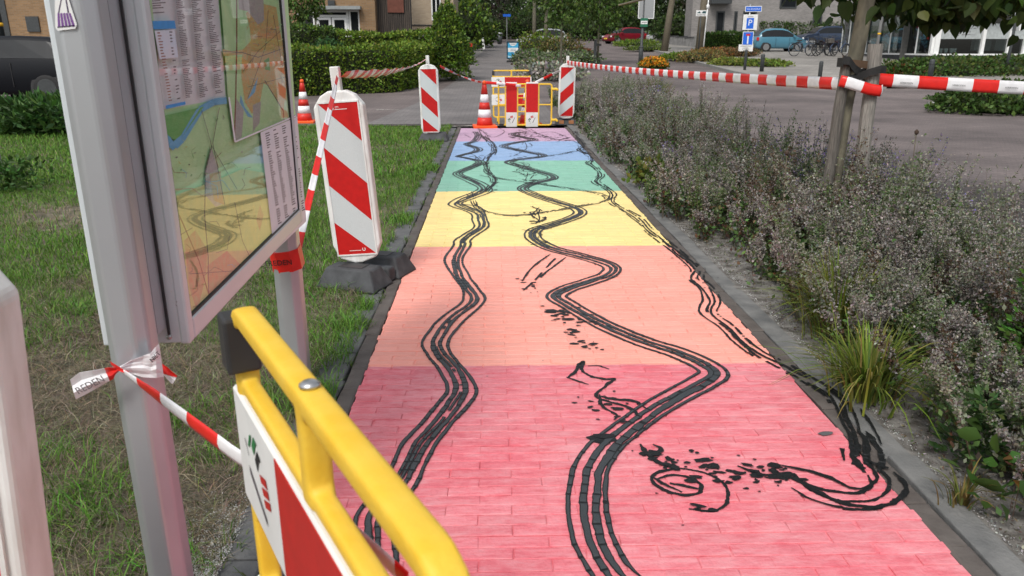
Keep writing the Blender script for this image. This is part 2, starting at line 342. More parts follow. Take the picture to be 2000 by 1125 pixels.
# ------------------------------------------------------------------ painted brick path
BANDS = [3.075, 5.235, 7.385, 9.54, 11.6]
PAINT = [(0.74, 0.165, 0.205), (0.93, 0.375, 0.30), (0.93, 0.73, 0.30), (0.235, 0.50, 0.38), (0.26, 0.40, 0.62), (0.50, 0.325, 0.455)]
STREAK = [0.60, 0.22, 0.10, 0.13, 0.13, 0.16]
def paint_mat():
    m = bpy.data.materials.new('path_paint'); m.use_nodes = True; N = m.node_tree.nodes; L = m.node_tree.links; b = N['Principled BSDF']
    b.inputs['Roughness'].default_value = 0.62; b.inputs['Specular IOR Level'].default_value = 0.35
    g = N.new('ShaderNodeNewGeometry'); sp = N.new('ShaderNodeSeparateXYZ'); L.new(g.outputs['Position'], sp.inputs[0])
    w = N.new('ShaderNodeTexNoise'); w.inputs['Scale'].default_value = 14; L.new(g.outputs['Position'], w.inputs['Vector'])
    ma = N.new('ShaderNodeMath'); ma.operation = 'MULTIPLY_ADD'; ma.inputs[1].default_value = 0.02; ma.inputs[2].default_value = -0.01; L.new(w.outputs['Fac'], ma.inputs[0])
    ad = N.new('ShaderNodeMath'); ad.operation = 'ADD'; L.new(sp.outputs['Y'], ad.inputs[0]); L.new(ma.outputs[0], ad.inputs[1])
    mr = N.new('ShaderNodeMapRange'); mr.inputs['From Min'].default_value = 0; mr.inputs['From Max'].default_value = 14; L.new(ad.outputs[0], mr.inputs[0])
    r1 = N.new('ShaderNodeValToRGB'); r1.color_ramp.interpolation = 'CONSTANT'; r2 = N.new('ShaderNodeValToRGB'); r2.color_ramp.interpolation = 'CONSTANT'
    for rp, vals in ((r1, PAINT), (r2, [(s, s, s) for s in STREAK])):
        rp.color_ramp.elements[0].color = (*vals[0], 1); rp.color_ramp.elements[1].position = BANDS[0] / 14; rp.color_ramp.elements[1].color = (*vals[1], 1)
        for k in range(1, 5):
            e = rp.color_ramp.elements.new(BANDS[k] / 14); e.color = (*vals[k + 1], 1)
        L.new(mr.outputs[0], rp.inputs[0])
    mp = N.new('ShaderNodeMapping'); mp.inputs['Scale'].default_value = (9, 30, 1); L.new(g.outputs['Position'], mp.inputs[0])
    nz = N.new('ShaderNodeTexNoise'); nz.inputs['Scale'].default_value = 1.0; nz.inputs['Detail'].default_value = 8; nz.inputs['Roughness'].default_value = .78; L.new(mp.outputs[0], nz.inputs['Vector'])
    n2 = N.new('ShaderNodeTexNoise'); n2.inputs['Scale'].default_value = 2.4; n2.inputs['Detail'].default_value = 6; L.new(g.outputs['Position'], n2.inputs['Vector'])
    m3 = N.new('ShaderNodeMath'); m3.operation = 'MULTIPLY_ADD'; m3.inputs[1].default_value = 0.45; L.new(n2.outputs['Fac'], m3.inputs[0]); L.new(nz.outputs['Fac'], m3.inputs[2])
    rr = N.new('ShaderNodeValToRGB'); rr.color_ramp.elements[0].position = .62; rr.color_ramp.elements[1].position = .92; L.new(m3.outputs[0], rr.inputs[0])
    mu = N.new('ShaderNodeMath'); mu.operation = 'MULTIPLY'; L.new(rr.outputs[0], mu.inputs[0]); L.new(r2.outputs[0], mu.inputs[1])
    pale = N.new('ShaderNodeMixRGB'); pale.inputs[0].default_value = .45; L.new(r1.outputs[0], pale.inputs[1]); pale.inputs[2].default_value = (.86, .80, .80, 1)
    mx = N.new('ShaderNodeMixRGB'); L.new(mu.outputs[0], mx.inputs[0]); L.new(r1.outputs[0], mx.inputs[1]); L.new(pale.outputs[0], mx.inputs[2])
    # a little tone change from brick to brick and darker smears along the courses
    rnd = N.new('ShaderNodeMath'); rnd.operation = 'MULTIPLY_ADD'; rnd.inputs[1].default_value = .10; rnd.inputs[2].default_value = .945
    oi = N.new('ShaderNodeObjectInfo'); ra = N.new('ShaderNodeMath'); ra.operation = 'ADD'; L.new(oi.outputs['Random'], ra.inputs[0]); L.new(g.outputs['Random Per Island'], ra.inputs[1])
    fr = N.new('ShaderNodeMath'); fr.operation = 'FRACT'; L.new(ra.outputs[0], fr.inputs[0]); L.new(fr.outputs[0], rnd.inputs[0])
    sm = N.new('ShaderNodeValToRGB'); sm.color_ramp.elements[0].position = .30; sm.color_ramp.elements[0].color = (.80, .80, .80, 1); sm.color_ramp.elements[1].position = .5; L.new(nz.outputs['Fac'], sm.inputs[0])
    s2 = N.new('ShaderNodeMixRGB'); s2.inputs[1].default_value = (1, 1, 1, 1); L.new(r2.outputs[0], s2.inputs[0]); L.new(sm.outputs[0], s2.inputs[2])
    mm = N.new('ShaderNodeMixRGB'); mm.blend_type = 'MULTIPLY'; mm.inputs[0].default_value = 1; L.new(mx.outputs[0], mm.inputs[1]); L.new(rnd.outputs[0], mm.inputs[2])
    m4 = N.new('ShaderNodeMixRGB'); m4.blend_type = 'MULTIPLY'; m4.inputs[0].default_value = 1; L.new(mm.outputs[0], m4.inputs[1]); L.new(s2.outputs[0], m4.inputs[2])
    mp6 = N.new('ShaderNodeMapping'); mp6.inputs['Scale'].default_value = (11, 85, 1); L.new(g.outputs['Position'], mp6.inputs[0])
    n6 = N.new('ShaderNodeTexNoise'); n6.inputs['Scale'].default_value = 1.0; n6.inputs['Detail'].default_value = 5; n6.inputs['Roughness'].default_value = .6; L.new(mp6.outputs[0], n6.inputs['Vector'])
    r6 = N.new('ShaderNodeValToRGB'); r6.color_ramp.elements[0].position = .30; r6.color_ramp.elements[0].color = (.78, .55, .58, 1); r6.color_ramp.elements[1].position = .44; L.new(n6.outputs['Fac'], r6.inputs[0])
    s6 = N.new('ShaderNodeMixRGB'); s6.inputs[1].default_value = (1, 1, 1, 1); L.new(r2.outputs[0], s6.inputs[0]); L.new(r6.outputs[0], s6.inputs[2])
    m7 = N.new('ShaderNodeMixRGB'); m7.blend_type = 'MULTIPLY'; m7.inputs[0].default_value = 1; L.new(m4.outputs[0], m7.inputs[1]); L.new(s6.outputs[0], m7.inputs[2])
    L.new(m7.outputs[0], b.inputs['Base Color'])
    n5 = N.new('ShaderNodeTexNoise'); n5.inputs['Scale'].default_value = 90; n5.inputs['Detail'].default_value = 8; L.new(g.outputs['Position'], n5.inputs['Vector'])
    bp = N.new('ShaderNodeBump'); bp.inputs['Strength'].default_value = .6; bp.inputs['Distance'].default_value = .005; L.new(n5.outputs['Fac'], bp.inputs['Height']); L.new(bp.outputs[0], b.inputs['Normal'])
    return m
M_paint = paint_mat()
X0, X1, PY0, PY1 = -0.560, 1.270, 0.2, 13.68
PITCH = 0.0525; BL = (X1 - X0) / 9
path = bpy.data.objects.new('path', None); COL.objects.link(path); path['kind'] = 'structure'
mb = MB(); mb.box(((X0 + X1) / 2, (PY0 + PY1) / 2, -0.0560), (X1 - X0 + .01, PY1 - PY0, 0.1022)); mb.build('mortar_bed', M_paint, path)
brick_me = []
for k in range(5):
    m2 = MB(); m2.bbox((0, 0, -0.02), (BL - .0024, PITCH - .0040, 0.04), 0.0020); me = m2.mesh('brick', M_paint)
    for vv in me.vertices:
        vv.co.x += random.uniform(-.002, .002); vv.co.y += random.uniform(-.0012, .0012)
    brick_me.append(me)
half_me = MB().bbox((0, 0, -0.02), (BL / 2 - .0014, PITCH - .0040, 0.04), 0.0020).mesh('brick', M_paint)
stuff = MB(); nrow = int((PY1 - PY0) / PITCH); r_lo = int((1.66 - PY0) / PITCH); cnt = 0
for r in range(nrow):
    y = PY0 + (r + .5) * PITCH
    slots = [(X0 + (i + .5) * BL, BL, 0) for i in range(9)] if r % 2 == 0 else [(X0 + BL / 4, BL / 2, 1)] + [(X0 + (i + 1) * BL, BL, 0) for i in range(8)] + [(X1 - BL / 4, BL / 2, 1)]
    for x, w, hf in slots:
        z = random.uniform(-.0016, .0012); tx = random.gauss(0, .006); ty = random.gauss(0, .004); edge = -0.006 if abs(x - (X0 + X1) / 2) > .75 else 0
        xx = x + random.uniform(-.003, .003) + (random.uniform(-.012, .006) if x < X0 + .12 else 0) + (random.uniform(-.006, .012) if x > X1 - .12 else 0)
        if r_lo <= r and cnt < 300:
            o = link('brick', half_me if hf else random.choice(brick_me), path, (xx, y, z)); o.rotation_euler = (tx, ty, random.gauss(0, .004)); cnt += 1
        else:
            Mx = Euler((tx, ty, random.gauss(0, .004))).to_matrix()
            stuff.bbox((xx, y, z - .02), (w - .0024, PITCH - .0040, .04), .0020, 0, Mx)
tag(stuff.build('brick', M_paint, path), kind='stuff')

# edging: brown brick course and grey pavers on the left, brown bricks and long concrete strips on the right
M_edge = mat('brown_edge_brick', (0.085, 0.072, 0.066), 0.85, 0.25, 9, col2=(0.13, 0.115, 0.105), bump=.4, bscale=80)
M_edge_grey = mat('grey_edge_paver', (0.082, 0.085, 0.088), 0.85, 0.25, 7, col2=(0.14, 0.142, 0.143), bump=.4, bscale=80)
M_strip = mat('concrete_edge_strip', (0.115, 0.118, 0.118), 0.85, 0.25, 8, col2=(0.21, 0.21, 0.205), bump=.4, bscale=90, detail=10)
def edging(name, x, w, length, mt, y0, y1, zt, jit):
    root = bpy.data.objects.new(name, None); COL.objects.link(root); root['kind'] = 'structure'
    ms = []
    for k in range(3):
        me = MB().bbox((0, 0, -.05), (w - .005, length - .006, .10), .005).mesh('edge_stone', mt)
        for vv in me.vertices: vv.co.x += random.uniform(-.003, .003); vv.co.y += random.uniform(-.002, .002)
        ms.append(me)
    y = y0
    while y < y1:
        o = link('edge_stone', random.choice(ms), root, (x + random.uniform(-jit, jit), y + length / 2, zt + random.uniform(-.004, .003))); o.rotation_euler = (random.gauss(0, .006), random.gauss(0, .012), random.gauss(0, .008)); y += length
    return root
edging('left_brick_edging', X0 - .045, .072, .215, M_edge, .3, 13.7, -.001, .004)
edging('left_paver_edging', X0 - .152, .135, .30, M_edge_grey, .3, 13.7, -.004, .006)
edging('right_brick_edging', X1 + .045, .072, .215, M_edge, .3, 13.7, -.001, .004)
edging('right_strip_edging', X1 + .137, .105, 1.0, M_strip, .3, 13.7, -.001, .004)

# ------------------------------------------------------------------ black painted lines on the path (traced course, thick paint)
M_line = mat('black_line_paint', (0.008, 0.009, 0.010), 0.5, 0.2, 60, bump=.5, bscale=130)
M_slate = mat('slate_line_paint', (0.040, 0.048, 0.055), 0.42, 0.25, 40, stretch=(3, 24, 3), col2=(0.066, 0.078, 0.087), bump=.5, bscale=130)
def smooth_poly(P, step):
    P = [np.array(p[:2], float) for p in P]
    Q = [2 * P[0] - P[1]] + P + [2 * P[-1] - P[-2]]; out = []
    for i in range(1, len(Q) - 2):
        p0, p1, p2, p3 = Q[i - 1:i + 3]; n = max(2, int(np.linalg.norm(p2 - p1) / step))
        for t in np.arange(n) / n:
            out.append(.5 * ((2 * p1) + (p2 - p0) * t + (2 * p0 - 5 * p1 + 4 * p2 - p3) * t * t + (3 * p1 - p0 - 3 * p2 + p3) * t ** 3))
    out.append(P[-1]); return np.array(out)
_zoff = [0]
def ribbon(mb, C, w, off=0.0, gaps=0.0, slate=True, wob=0.25, taper=True, bead=0.0):
    """paint stroke: C (n,2) centreline on the ground, w width (scalar or array), off sideways shift"""
    n = len(C)
    if n < 3: return
    T = np.gradient(C, axis=0); T /= np.maximum(np.linalg.norm(T, axis=1, keepdims=True), 1e-6); Nn = np.stack([-T[:, 1], T[:, 0]], 1)
    off = np.broadcast_to(off, n); C = C + Nn * np.asarray(off)[:, None]
    k = np.ones(9) / 9
    def sn(m=9): 
        a = rng.normal(size=n + m - 1); return np.convolve(a, np.ones(m) / m, 'valid') * math.sqrt(m)
    wl_ = np.broadcast_to(w, n) * (1 + wob * (sn(7) * .35 + sn(40) * .5)).clip(.45, 1.7)
    wr_ = np.broadcast_to(w, n) * (1 + wob * (sn(7) * .35 + sn(40) * .5)).clip(.45, 1.7)
    if bead:
        bd = 1 + bead * (sn(5) * .5 + sn(13) * .6); wl_ = wl_ * bd.clip(.35, 2.2); wr_ = wr_ * (1 + bead * (sn(5) * .5 + sn(13) * .6)).clip(.35, 2.2)
    C = C + Nn * (sn(60) * .0022)[:, None]
    ph = ((C[:, 1] - PY0) / PITCH) % 1.0; rowi = np.floor((C[:, 1] - PY0) / PITCH + .5).astype(int); joint = ((ph < .10) | (ph > .90)) & (((rowi * 7919 + _zoff[0] * 31) % 10) < 6)
    if taper:
        e = np.minimum(np.arange(n), np.arange(n)[::-1]) / 8.0; tp = e.clip(.25, 1); wl_ = wl_ * tp; wr_ = wr_ * tp
    keep = np.ones(n, bool)
    if gaps: keep = sn(17) > -1.2 + gaps * 1.6
    _zoff[0] = (_zoff[0] + 1) % 7; zo = _zoff[0] * .00035
    for layer in ((0, 1) if slate else (0,)):
        ex = 0.0022 if layer == 0 else -0.0012; z = np.where(joint, .0012 if layer == 0 else .0006, .0034 + .0007 * layer) + zo
        z = np.where((C[:, 0] < X0) | (C[:, 0] > X1), z + .002, z)
        a = C + Nn * (wl_ / 2 + ex + np.where(joint, .0015, 0) * (1 - layer))[:, None]; b = C - Nn * (wr_ / 2 + ex + np.where(joint, .0015, 0) * (1 - layer))[:, None]
        base = len(mb.v); mb.v += [(p[0], p[1], zz) for p, zz in zip(a, z)] + [(p[0], p[1], zz) for p, zz in zip(b, z)]
        for i in range(n - 1):
            if keep[i] and keep[i + 1]: mb.f.append((base + i, base + i + 1, base + n + i + 1, base + n + i)); mb.m.append(layer)
def px_line(pts, step=None):
    W = [atZ(*p) for p in pts]; return smooth_poly([(w.x, w.y) for w in W], step or 0.010)
def droplet(mb, c, r, squash=1.0, ang=0.0):
    n = random.randint(7, 10); z = .0042 + random.uniform(0, .002); base = len(mb.v)
    for k in range(n):
        a = 2 * math.pi * k / n; rr = r * random.uniform(.65, 1.25); x, y = rr * math.cos(a) * squash, rr * math.sin(a)
        mb.v.append((c[0] + x * math.cos(ang) - y * math.sin(ang), c[1] + x * math.sin(ang) + y * math.cos(ang), z))
    mb.f.append(tuple(range(base, base + n))); mb.m.append(0)

LT = [(1150, 690, 715, 738, 772), (1110, 692, 715, 742, 770), (1060, 692, 716, 742, 768), (1008, 700, 719, 743, 772), (972, 726, 748, 775, 797), (936, 754, 772, 799, 820), (900, 773, 793, 818, 836), (864, 791, 811, 838, 856), (828, 826, 844, 871, 883),
      (790, 856, 872, 898, 917), (760, 876, 890, 910, 930), (722, 857, 874, 896, 905), (693, 835, 849, 871, 882), (672, 826, 844, 861, 874), (650, 838, 854, 871, 886), (622, 862, 876, 893, 911),
      (594, 899, 915, 929, 943), (580, 905, 919, 933, 947), (565, 903, 908, 922, 936), (537, 884, 891, 902, 916), (508, 869, 884, 894, 903), (480, 886, 897, 908, 918), (470, 888, 900, 909, 918),
      (458, 906, 914, 924, 933), (444, 926, 934, 945, 954), (430, 922, 933, 945, 952), (417, 918, 928, 940, 947), (404, 882, 892, 914, 935), (398, 876, 888, 895, 902), (388, 892, 902, 916, 926),
      (376, 923, 931, 944, 957), (367, 933, 939, 948, 959), (355, 911, 922, 932, 940), (341, 885, 891, 899, 904), (333, 897, 902, 908, 914), (322, 923, 928, 934, 940), (315, 928, 933, 939, 945),
      (308, 900, 904, 908, 912), (305, 891, 894, 898, 902), (296, 923, 927, 933, 938), (290, 925, 929, 935, 940), (282, 906, 909, 914, 918), (276, 921, 924, 929, 933), (265, 928, 931, 936, 940), (257, 924, 927, 932, 936)]
mb = MB()
for col_, wd in ((1, .0115), (4, .0115)): ribbon(mb, px_line([(r[col_], r[0]) for r in LT]), wd, slate=True, bead=.16)
def dep(y): return CAM_H * math.cos(TH) ** -1 * FPX / (y - 94) / FPX
for q in (0.08, 0.92):
    pts = [(r[2] + (r[3] - r[2]) * q, r[0]) for r in LT]; C = px_line(pts)
    ribbon(mb, C, .017, slate=True, wob=.35, bead=.12)
ribbon(mb, px_line([((r[2] + r[3]) / 2, r[0]) for r in LT]), .009, gaps=.75, slate=True)
mb.build('painted_tyre_track', [M_line, M_slate], path)

MT = [(1225, 1150), (1195, 1120), (1165, 1070), (1150, 1020), (1147, 965), (1155, 915), (1180, 875), (1215, 845), (1265, 808), (1320, 775), (1370, 748), (1392, 731), (1375, 714), (1325, 691), (1265, 671), (1200, 645), (1150, 620), (1110, 597), (1085, 580), (1105, 565), (1150, 550), (1184, 538),
      (1195, 525), (1178, 514), (1130, 500), (1080, 487), (1052, 474), (1040, 462), (1045, 450), (1075, 440), (1110, 429), (1133, 417), (1124, 407), (1090, 396), (1050, 383), (1022, 371), (1026, 364), (1050, 356), (1078, 349), (1073, 342), (1040, 332), (1005, 322), (993, 317), (1010, 312), (1052, 307), (1058, 303), (1030, 297), (987, 288), (988, 283), (1020, 277), (1043, 273), (1020, 268), (1000, 262), (1030, 257)]
mb = MB(); C = px_line(MT)
for o_, wd in ((-.058, .0115), (-.021, .0215), (.015, .0200), (.055, .0115)):
    var = np.interp(np.arange(len(C)), np.linspace(0, len(C), 26), rng.normal(0, .004, 26)); ribbon(mb, C, wd, off=o_ + var, wob=.3, bead=.14)
mb.build('painted_tyre_track', [M_line, M_slate], path)

RT = [(1122, 256), (1128, 268), (1140, 284), (1134, 293), (1152, 303), (1156, 312), (1150, 319), (1164, 329), (1173, 343), (1164, 355), (1186, 369), (1198, 380), (1195, 395), (1228, 414), (1250, 431), (1266, 450), (1298, 474), (1330, 500), (1350, 515), (1362, 530), (1358, 545), (1377, 562), (1391, 588), (1385, 612), (1420, 641), (1446, 668), (1480, 693), (1530, 719), (1590, 751), (1628, 775), (1642, 800), (1652, 828), (1666, 852), (1672, 880), (1680, 905)]
mb = MB(); C = px_line(RT)
for o_, wd, gp in ((-.036, .0075, .30), (-.013, .009, .08), (.010, .009, .12), (.034, .0075, .40)):
    var = np.interp(np.arange(len(C)), np.linspace(0, len(C), 40), rng.normal(0, .007, 40)); ribbon(mb, C, wd, off=o_ + var, gaps=gp, slate=False, wob=.5, bead=.35)
mb.build('painted_tyre_track', [M_line, M_slate], path)

mb = MB()
EX = [[(940, 342), (985, 350), (1045, 358), (1110, 368), (1165, 377), (1186, 386), (1180, 393), (1145, 401), (1085, 412), (1030, 420), (985, 421), (950, 415), (930, 405), (922, 392)],
      [(1045, 308), (1090, 302), (1125, 295), (1152, 290)], [(925, 258), (945, 268), (962, 282), (966, 294), (950, 308), (947, 322), (955, 338), (966, 350), (956, 364), (946, 376)],
      [(935, 252), (960, 268), (985, 258), (975, 250)], [(1005, 258), (1040, 262), (1075, 258), (1100, 266), (1075, 272), (1110, 276)], [(905, 262), (925, 270), (960, 264)], [(1080, 280), (1110, 270), (1130, 276)],
      [(1075, 497), (1050, 515), (1030, 535), (1020, 550)], [(1105, 503), (1080, 522), (1058, 540), (1045, 562), (1050, 572)], [(1090, 500), (1062, 528), (1040, 552), (1022, 568)]]
for k, e in enumerate(EX):
    C = px_line(e); m_ = (-.03, -.008, .014) if k in (0, 1) else (-.02, .012, .03) if k == 2 else (0,)
    for o_ in m_: ribbon(mb, C, .0065 if k < 7 else .008, off=o_, gaps=.35 if k < 7 else .2, slate=False, wob=.6)
def scribble(pts, n, sp, w):
    for _ in range(n):
        q = [(x + random.gauss(0, sp), y + random.gauss(0, sp * .35)) for x, y in pts]; ribbon(mb, px_line(q), w, gaps=.45, slate=False, wob=.6)
scribble([(948, 268), (962, 282), (964, 296), (950, 310), (948, 324), (956, 340), (966, 352), (956, 366), (946, 376)], 6, 5, .0055); scribble([(935, 252), (945, 264), (952, 276)], 4, 5, .006); scribble([(1012, 256), (1030, 262), (1012, 268), (1035, 274)], 5, 9, .006); scribble([(1035, 258), (1065, 262), (1050, 268), (1085, 272)], 5, 12, .006)
scribble([(1018, 278), (1030, 284), (1012, 292), (1024, 300)], 4, 8, .005); scribble([(1012, 318), (1028, 326), (1018, 334), (1040, 340), (1026, 350)], 5, 7, .005); scribble([(1042, 405), (1052, 412), (1040, 420), (1058, 428), (1046, 438)], 5, 6, .006); scribble([(1035, 452), (1060, 458), (1052, 468), (1068, 474), (1040, 480)], 4, 6, .007); scribble([(1128, 276), (1138, 286), (1130, 294), (1148, 302)], 4, 4, .005)
scribble([(918, 378), (922, 392), (938, 408), (952, 416)], 2, 5, .0065); scribble([(920, 300), (930, 308), (940, 318), (932, 326)], 3, 6, .005)
# splashes and drips
SC = [([(1110, 740), (1125, 728), (1132, 712), (1140, 707), (1136, 722), (1150, 734), (1185, 742), (1200, 741), (1180, 758), (1165, 775), (1190, 786), (1225, 795), (1245, 812), (1238, 826)], .014), ([(1148, 716), (1168, 715), (1190, 722)], .006), ([(1106, 738), (1150, 752)], .009),
      ([(1165, 775), (1205, 782), (1240, 786), (1262, 800)], .012), ([(1170, 772), (1178, 795), (1205, 812), (1200, 822)], .008), ([(1250, 868), (1262, 885), (1285, 902), (1310, 915)], .016), ([(1275, 870), (1292, 880), (1278, 892)], .016),
      ([(1280, 938), (1310, 930), (1345, 934), (1372, 950), (1362, 966), (1330, 968), (1296, 958), (1274, 940), (1285, 925), (1330, 918), (1385, 930), (1415, 950), (1418, 980), (1395, 998), (1345, 995)], .010), ([(1308, 944), (1345, 952), (1370, 958)], .012), ([(1270, 930), (1300, 948), (1332, 962)], .008),
      ([(1440, 912), (1490, 930), (1545, 925), (1570, 945), (1620, 960), (1675, 965), (1705, 950), (1698, 930)], .012), ([(1500, 918), (1545, 935), (1595, 962), (1650, 985), (1715, 990), (1755, 975), (1768, 950), (1745, 925)], .013),
      ([(1545, 955), (1580, 975), (1640, 992), (1700, 998), (1745, 985)], .010), ([(1520, 910), (1580, 922), (1630, 940), (1662, 955), (1690, 955), (1712, 938), (1704, 915)], .011), ([(1560, 940), (1610, 972), (1680, 982), (1730, 968), (1738, 940), (1715, 915)], .011),
      ([(1662, 842), (1672, 870), (1668, 895), (1690, 925)], .022), ([(1676, 840), (1690, 866), (1688, 900), (1705, 920)], .020), ([(1690, 845), (1712, 872), (1722, 900), (1716, 925)], .020), ([(1668, 905), (1688, 918)], .045), ([(1700, 905), (1735, 918)], .034), ([(1640, 790), (1652, 820), (1664, 840)], .010), ([(1660, 792), (1672, 822), (1680, 845)], .008), ([(1680, 800), (1705, 840), (1720, 870)], .007)]
for pts, wd in SC: ribbon(mb, px_line(pts, .005), wd * .85, slate=False, wob=.5, bead=.45)
def spray(x0, y0, x1, y1, n, rmin, rmax, sd):
    for _ in range(n):
        t = random.random(); x = x0 + (x1 - x0) * t + random.gauss(0, sd); y = y0 + (y1 - y0) * t + random.gauss(0, sd * .4); w = atZ(x, y)
        droplet(mb, (w.x, w.y), random.uniform(rmin, rmax) * random.choice([.5, .7, 1, 1.3]), random.choice([1, 1.6, 2.2]), random.uniform(-.4, .4))
spray(1070, 605, 1150, 640, 30, .006, .016, 20); spray(1110, 640, 1150, 690, 18, .006, .017, 14); spray(1025, 545, 1050, 580, 12, .005, .012, 8)
spray(1130, 770, 1240, 830, 22, .004, .010, 22); spray(1160, 850, 1190, 868, 9, .010, .022, 8); spray(1240, 880, 1330, 915, 24, .005, .014, 14)
spray(1340, 905, 1500, 945, 60, .003, .013, 30); spray(1480, 905, 1560, 935, 22, .005, .014, 14); spray(1340, 985, 1400, 1000, 8, .004, .008, 14)
spray(1000, 262, 1110, 272, 40, .008, .03, 10); spray(1000, 300, 1040, 330, 26, .006, .02, 14); spray(1010, 335, 1060, 360, 30, .006, .02, 14); spray(1035, 415, 1065, 445, 26, .005, .016, 12); spray(935, 300, 965, 375, 34, .006, .018, 10); spray(1250, 430, 1390, 560, 40, .003, .008, 10); spray(880, 480, 1300, 1050, 16, .002, .004, 60)
tag(mb.build('paint_splash', [M_line, M_slate], path), kind='stuff')
# a bare spot where the paint has come off
mb = MB(); c = atZ(1612, 848)
vs = [(c.x + .028 * math.cos(a) * k + .008 * math.sin(a), c.y + .016 * math.sin(a) * k, .0045) for a, k in [(i * .6283, random.uniform(.8, 1.2)) for i in range(10)]]
mb.add(vs, [tuple(range(10))]); mb.build('bare_spot', M_edge_grey, path)

# ------------------------------------------------------------------ lawn
patch('lawn', [(-16, -4), (X0 - .20, -4), (X0 - .20, 14.05), (-16, 14.05)], -0.012, M_lawnsoil)
DRY = [(330, 800, .42, 1.0), (200, 760, .5, .9), (300, 900, .4, 1.0), (560, 900, .3, .9), (180, 640, .4, .75), (120, 420, .45, .6), (330, 560, .5, .6), (640, 720, .3, .5), (450, 1000, .35, 1.0), (240, 1050, .4, .8), (760, 430, .35, .5), (640, 575, .35, .4), (540, 780, .35, .6), (400, 740, .35, .8), (690, 560, .3, .6), (820, 400, .3, .3)]
DRYW = [(*atZ(x, y)[:2], r, a) for x, y, r, a in DRY]
def dryness(x, y):
    d = np.zeros_like(x)
    for cx, cy, r, a in DRYW: d = np.maximum(d, a * np.exp(-((x - cx) ** 2 + (y - cy) ** 2) / (r * r * (1 + .1 * cy))))
    n = (np.sin(x * 5.1 + 1.3 * np.sin(y * 3.7)) * np.sin(y * 4.3 + 1.7 * np.sin(x * 2.9)) + .6 * np.sin(x * 13 + y * 7) * np.sin(y * 11 - x * 5)) * .22
    return (d * 1.25 + n).clip(0, 1)
def lawn_pts(n, x0, x1, y0, y1):
    x = rng.uniform(x0, x1, n); y = rng.uniform(y0, y1, n); k = (x > -1.05 * (y + .9)) ; return x[k], y[k]
Vs, Fs, Cs = [], [], []; tot = 0
for (n, x0, x1, y0, y1, hs, w) in [(120000, -3.6, X0 - .19, 1.0, 4.6, .033, .0024), (100000, -6.6, X0 - .19, 4.4, 8.5, .044, .0045), (80000, -11, X0 - .19, 8.3, 14.05, .054, .0085)]:
    x, y = lawn_pts(n, x0, x1, y0, y1); d = dryness(x, y); keep = rng.random(len(x)) < (1.05 - .97 * d ** .8); x, y, d = x[keep], y[keep], d[keep]; m = len(x)
    straw = rng.random(m) < .08 + .85 * d; g = vary((.100, .210, .030), m, .30, .12); light = rng.random(m) < .25; g[light] *= np.array([1.5, 1.35, 1.2]); s = vary((.26, .215, .13), m, .25, .06)
    c = np.where(straw[:, None], s, g); h = hs * rng.uniform(.5, 1.6, m) * np.where(straw, .6, 1.0); clump = (np.sin(x * 2.3 + 2) * np.sin(y * 1.9) + 1) * .35 + .75; h *= clump
    lean = np.where(straw, rng.uniform(.8, 2.2, m), rng.uniform(.25, 1.2, m)); v_, f_, c_ = blades(np.stack([x, y, np.full(m, -.012)], 1), h, w * rng.uniform(.7, 1.3, m), lean, c)
    Vs.append(v_); Fs += [q + tot for q in f_]; Cs.append(c_); tot += len(v_)
n = 90000; x, y = lawn_pts(n, -3.4, X0 - .2, 1.0, 5.2); d = dryness(x, y); k = rng.random(len(x)) < (d - .12).clip(0, 1) * 1.2; x, y = x[k], y[k]; m = len(x)
v_, f_, c_ = blades(np.stack([x, y, np.full(m, -.010) + rng.uniform(0, .012, m)], 1), rng.uniform(.018, .05, m), rng.uniform(.0014, .0028, m) * (1 + .12 * y), rng.uniform(1.6, 3.4, m), pick([(.25, .21, .14), (.15, .125, .085), (.32, .28, .20), (.10, .10, .05)], m, [.35, .35, .15, .15]), curve=.28)
Vs.append(v_); Fs += [q + tot for q in f_]; Cs.append(c_); tot += len(v_)
# tussocks: thicker green tufts in the worn patch and along the edging
tus = [(185, 960, .10, 420), (160, 608, .09, 360), (560, 780, .12, 500), (690, 640, .10, 360), (640, 690, .12, 420), (350, 830, .06, 200), (130, 1040, .12, 420), (300, 1110, .1, 260), (850, 330, .12, 300), (790, 430, .1, 300), (745, 505, .06, 160), (665, 770, .06, 180), (610, 560, .16, 500), (720, 600, .05, 140), (60, 660, .15, 500), (480, 790, .1, 260), (420, 900, .06, 120), (360, 480, .2, 500), (200, 470, .2, 500), (90, 900, .1, 260)]
for px_, py_, r_, n in tus:
    w_ = atZ(px_, py_); x = np.minimum(w_.x + rng.normal(0, r_, n), X0 - .10 - np.abs(rng.normal(0, .05, n))); y = w_.y + rng.normal(0, r_, n); c = vary((.11, .23, .032), n, .28, .12); w0 = .0032 * max(1, w_.y / 3)
    v_, f_, c_ = blades(np.stack([x, y, np.full(n, -.012)], 1), rng.uniform(.04, .10, n), w0 * rng.uniform(.8, 1.3, n), rng.uniform(.3, 1.3, n), c)
    Vs.append(v_); Fs += [q + tot for q in f_]; Cs.append(c_); tot += len(v_)
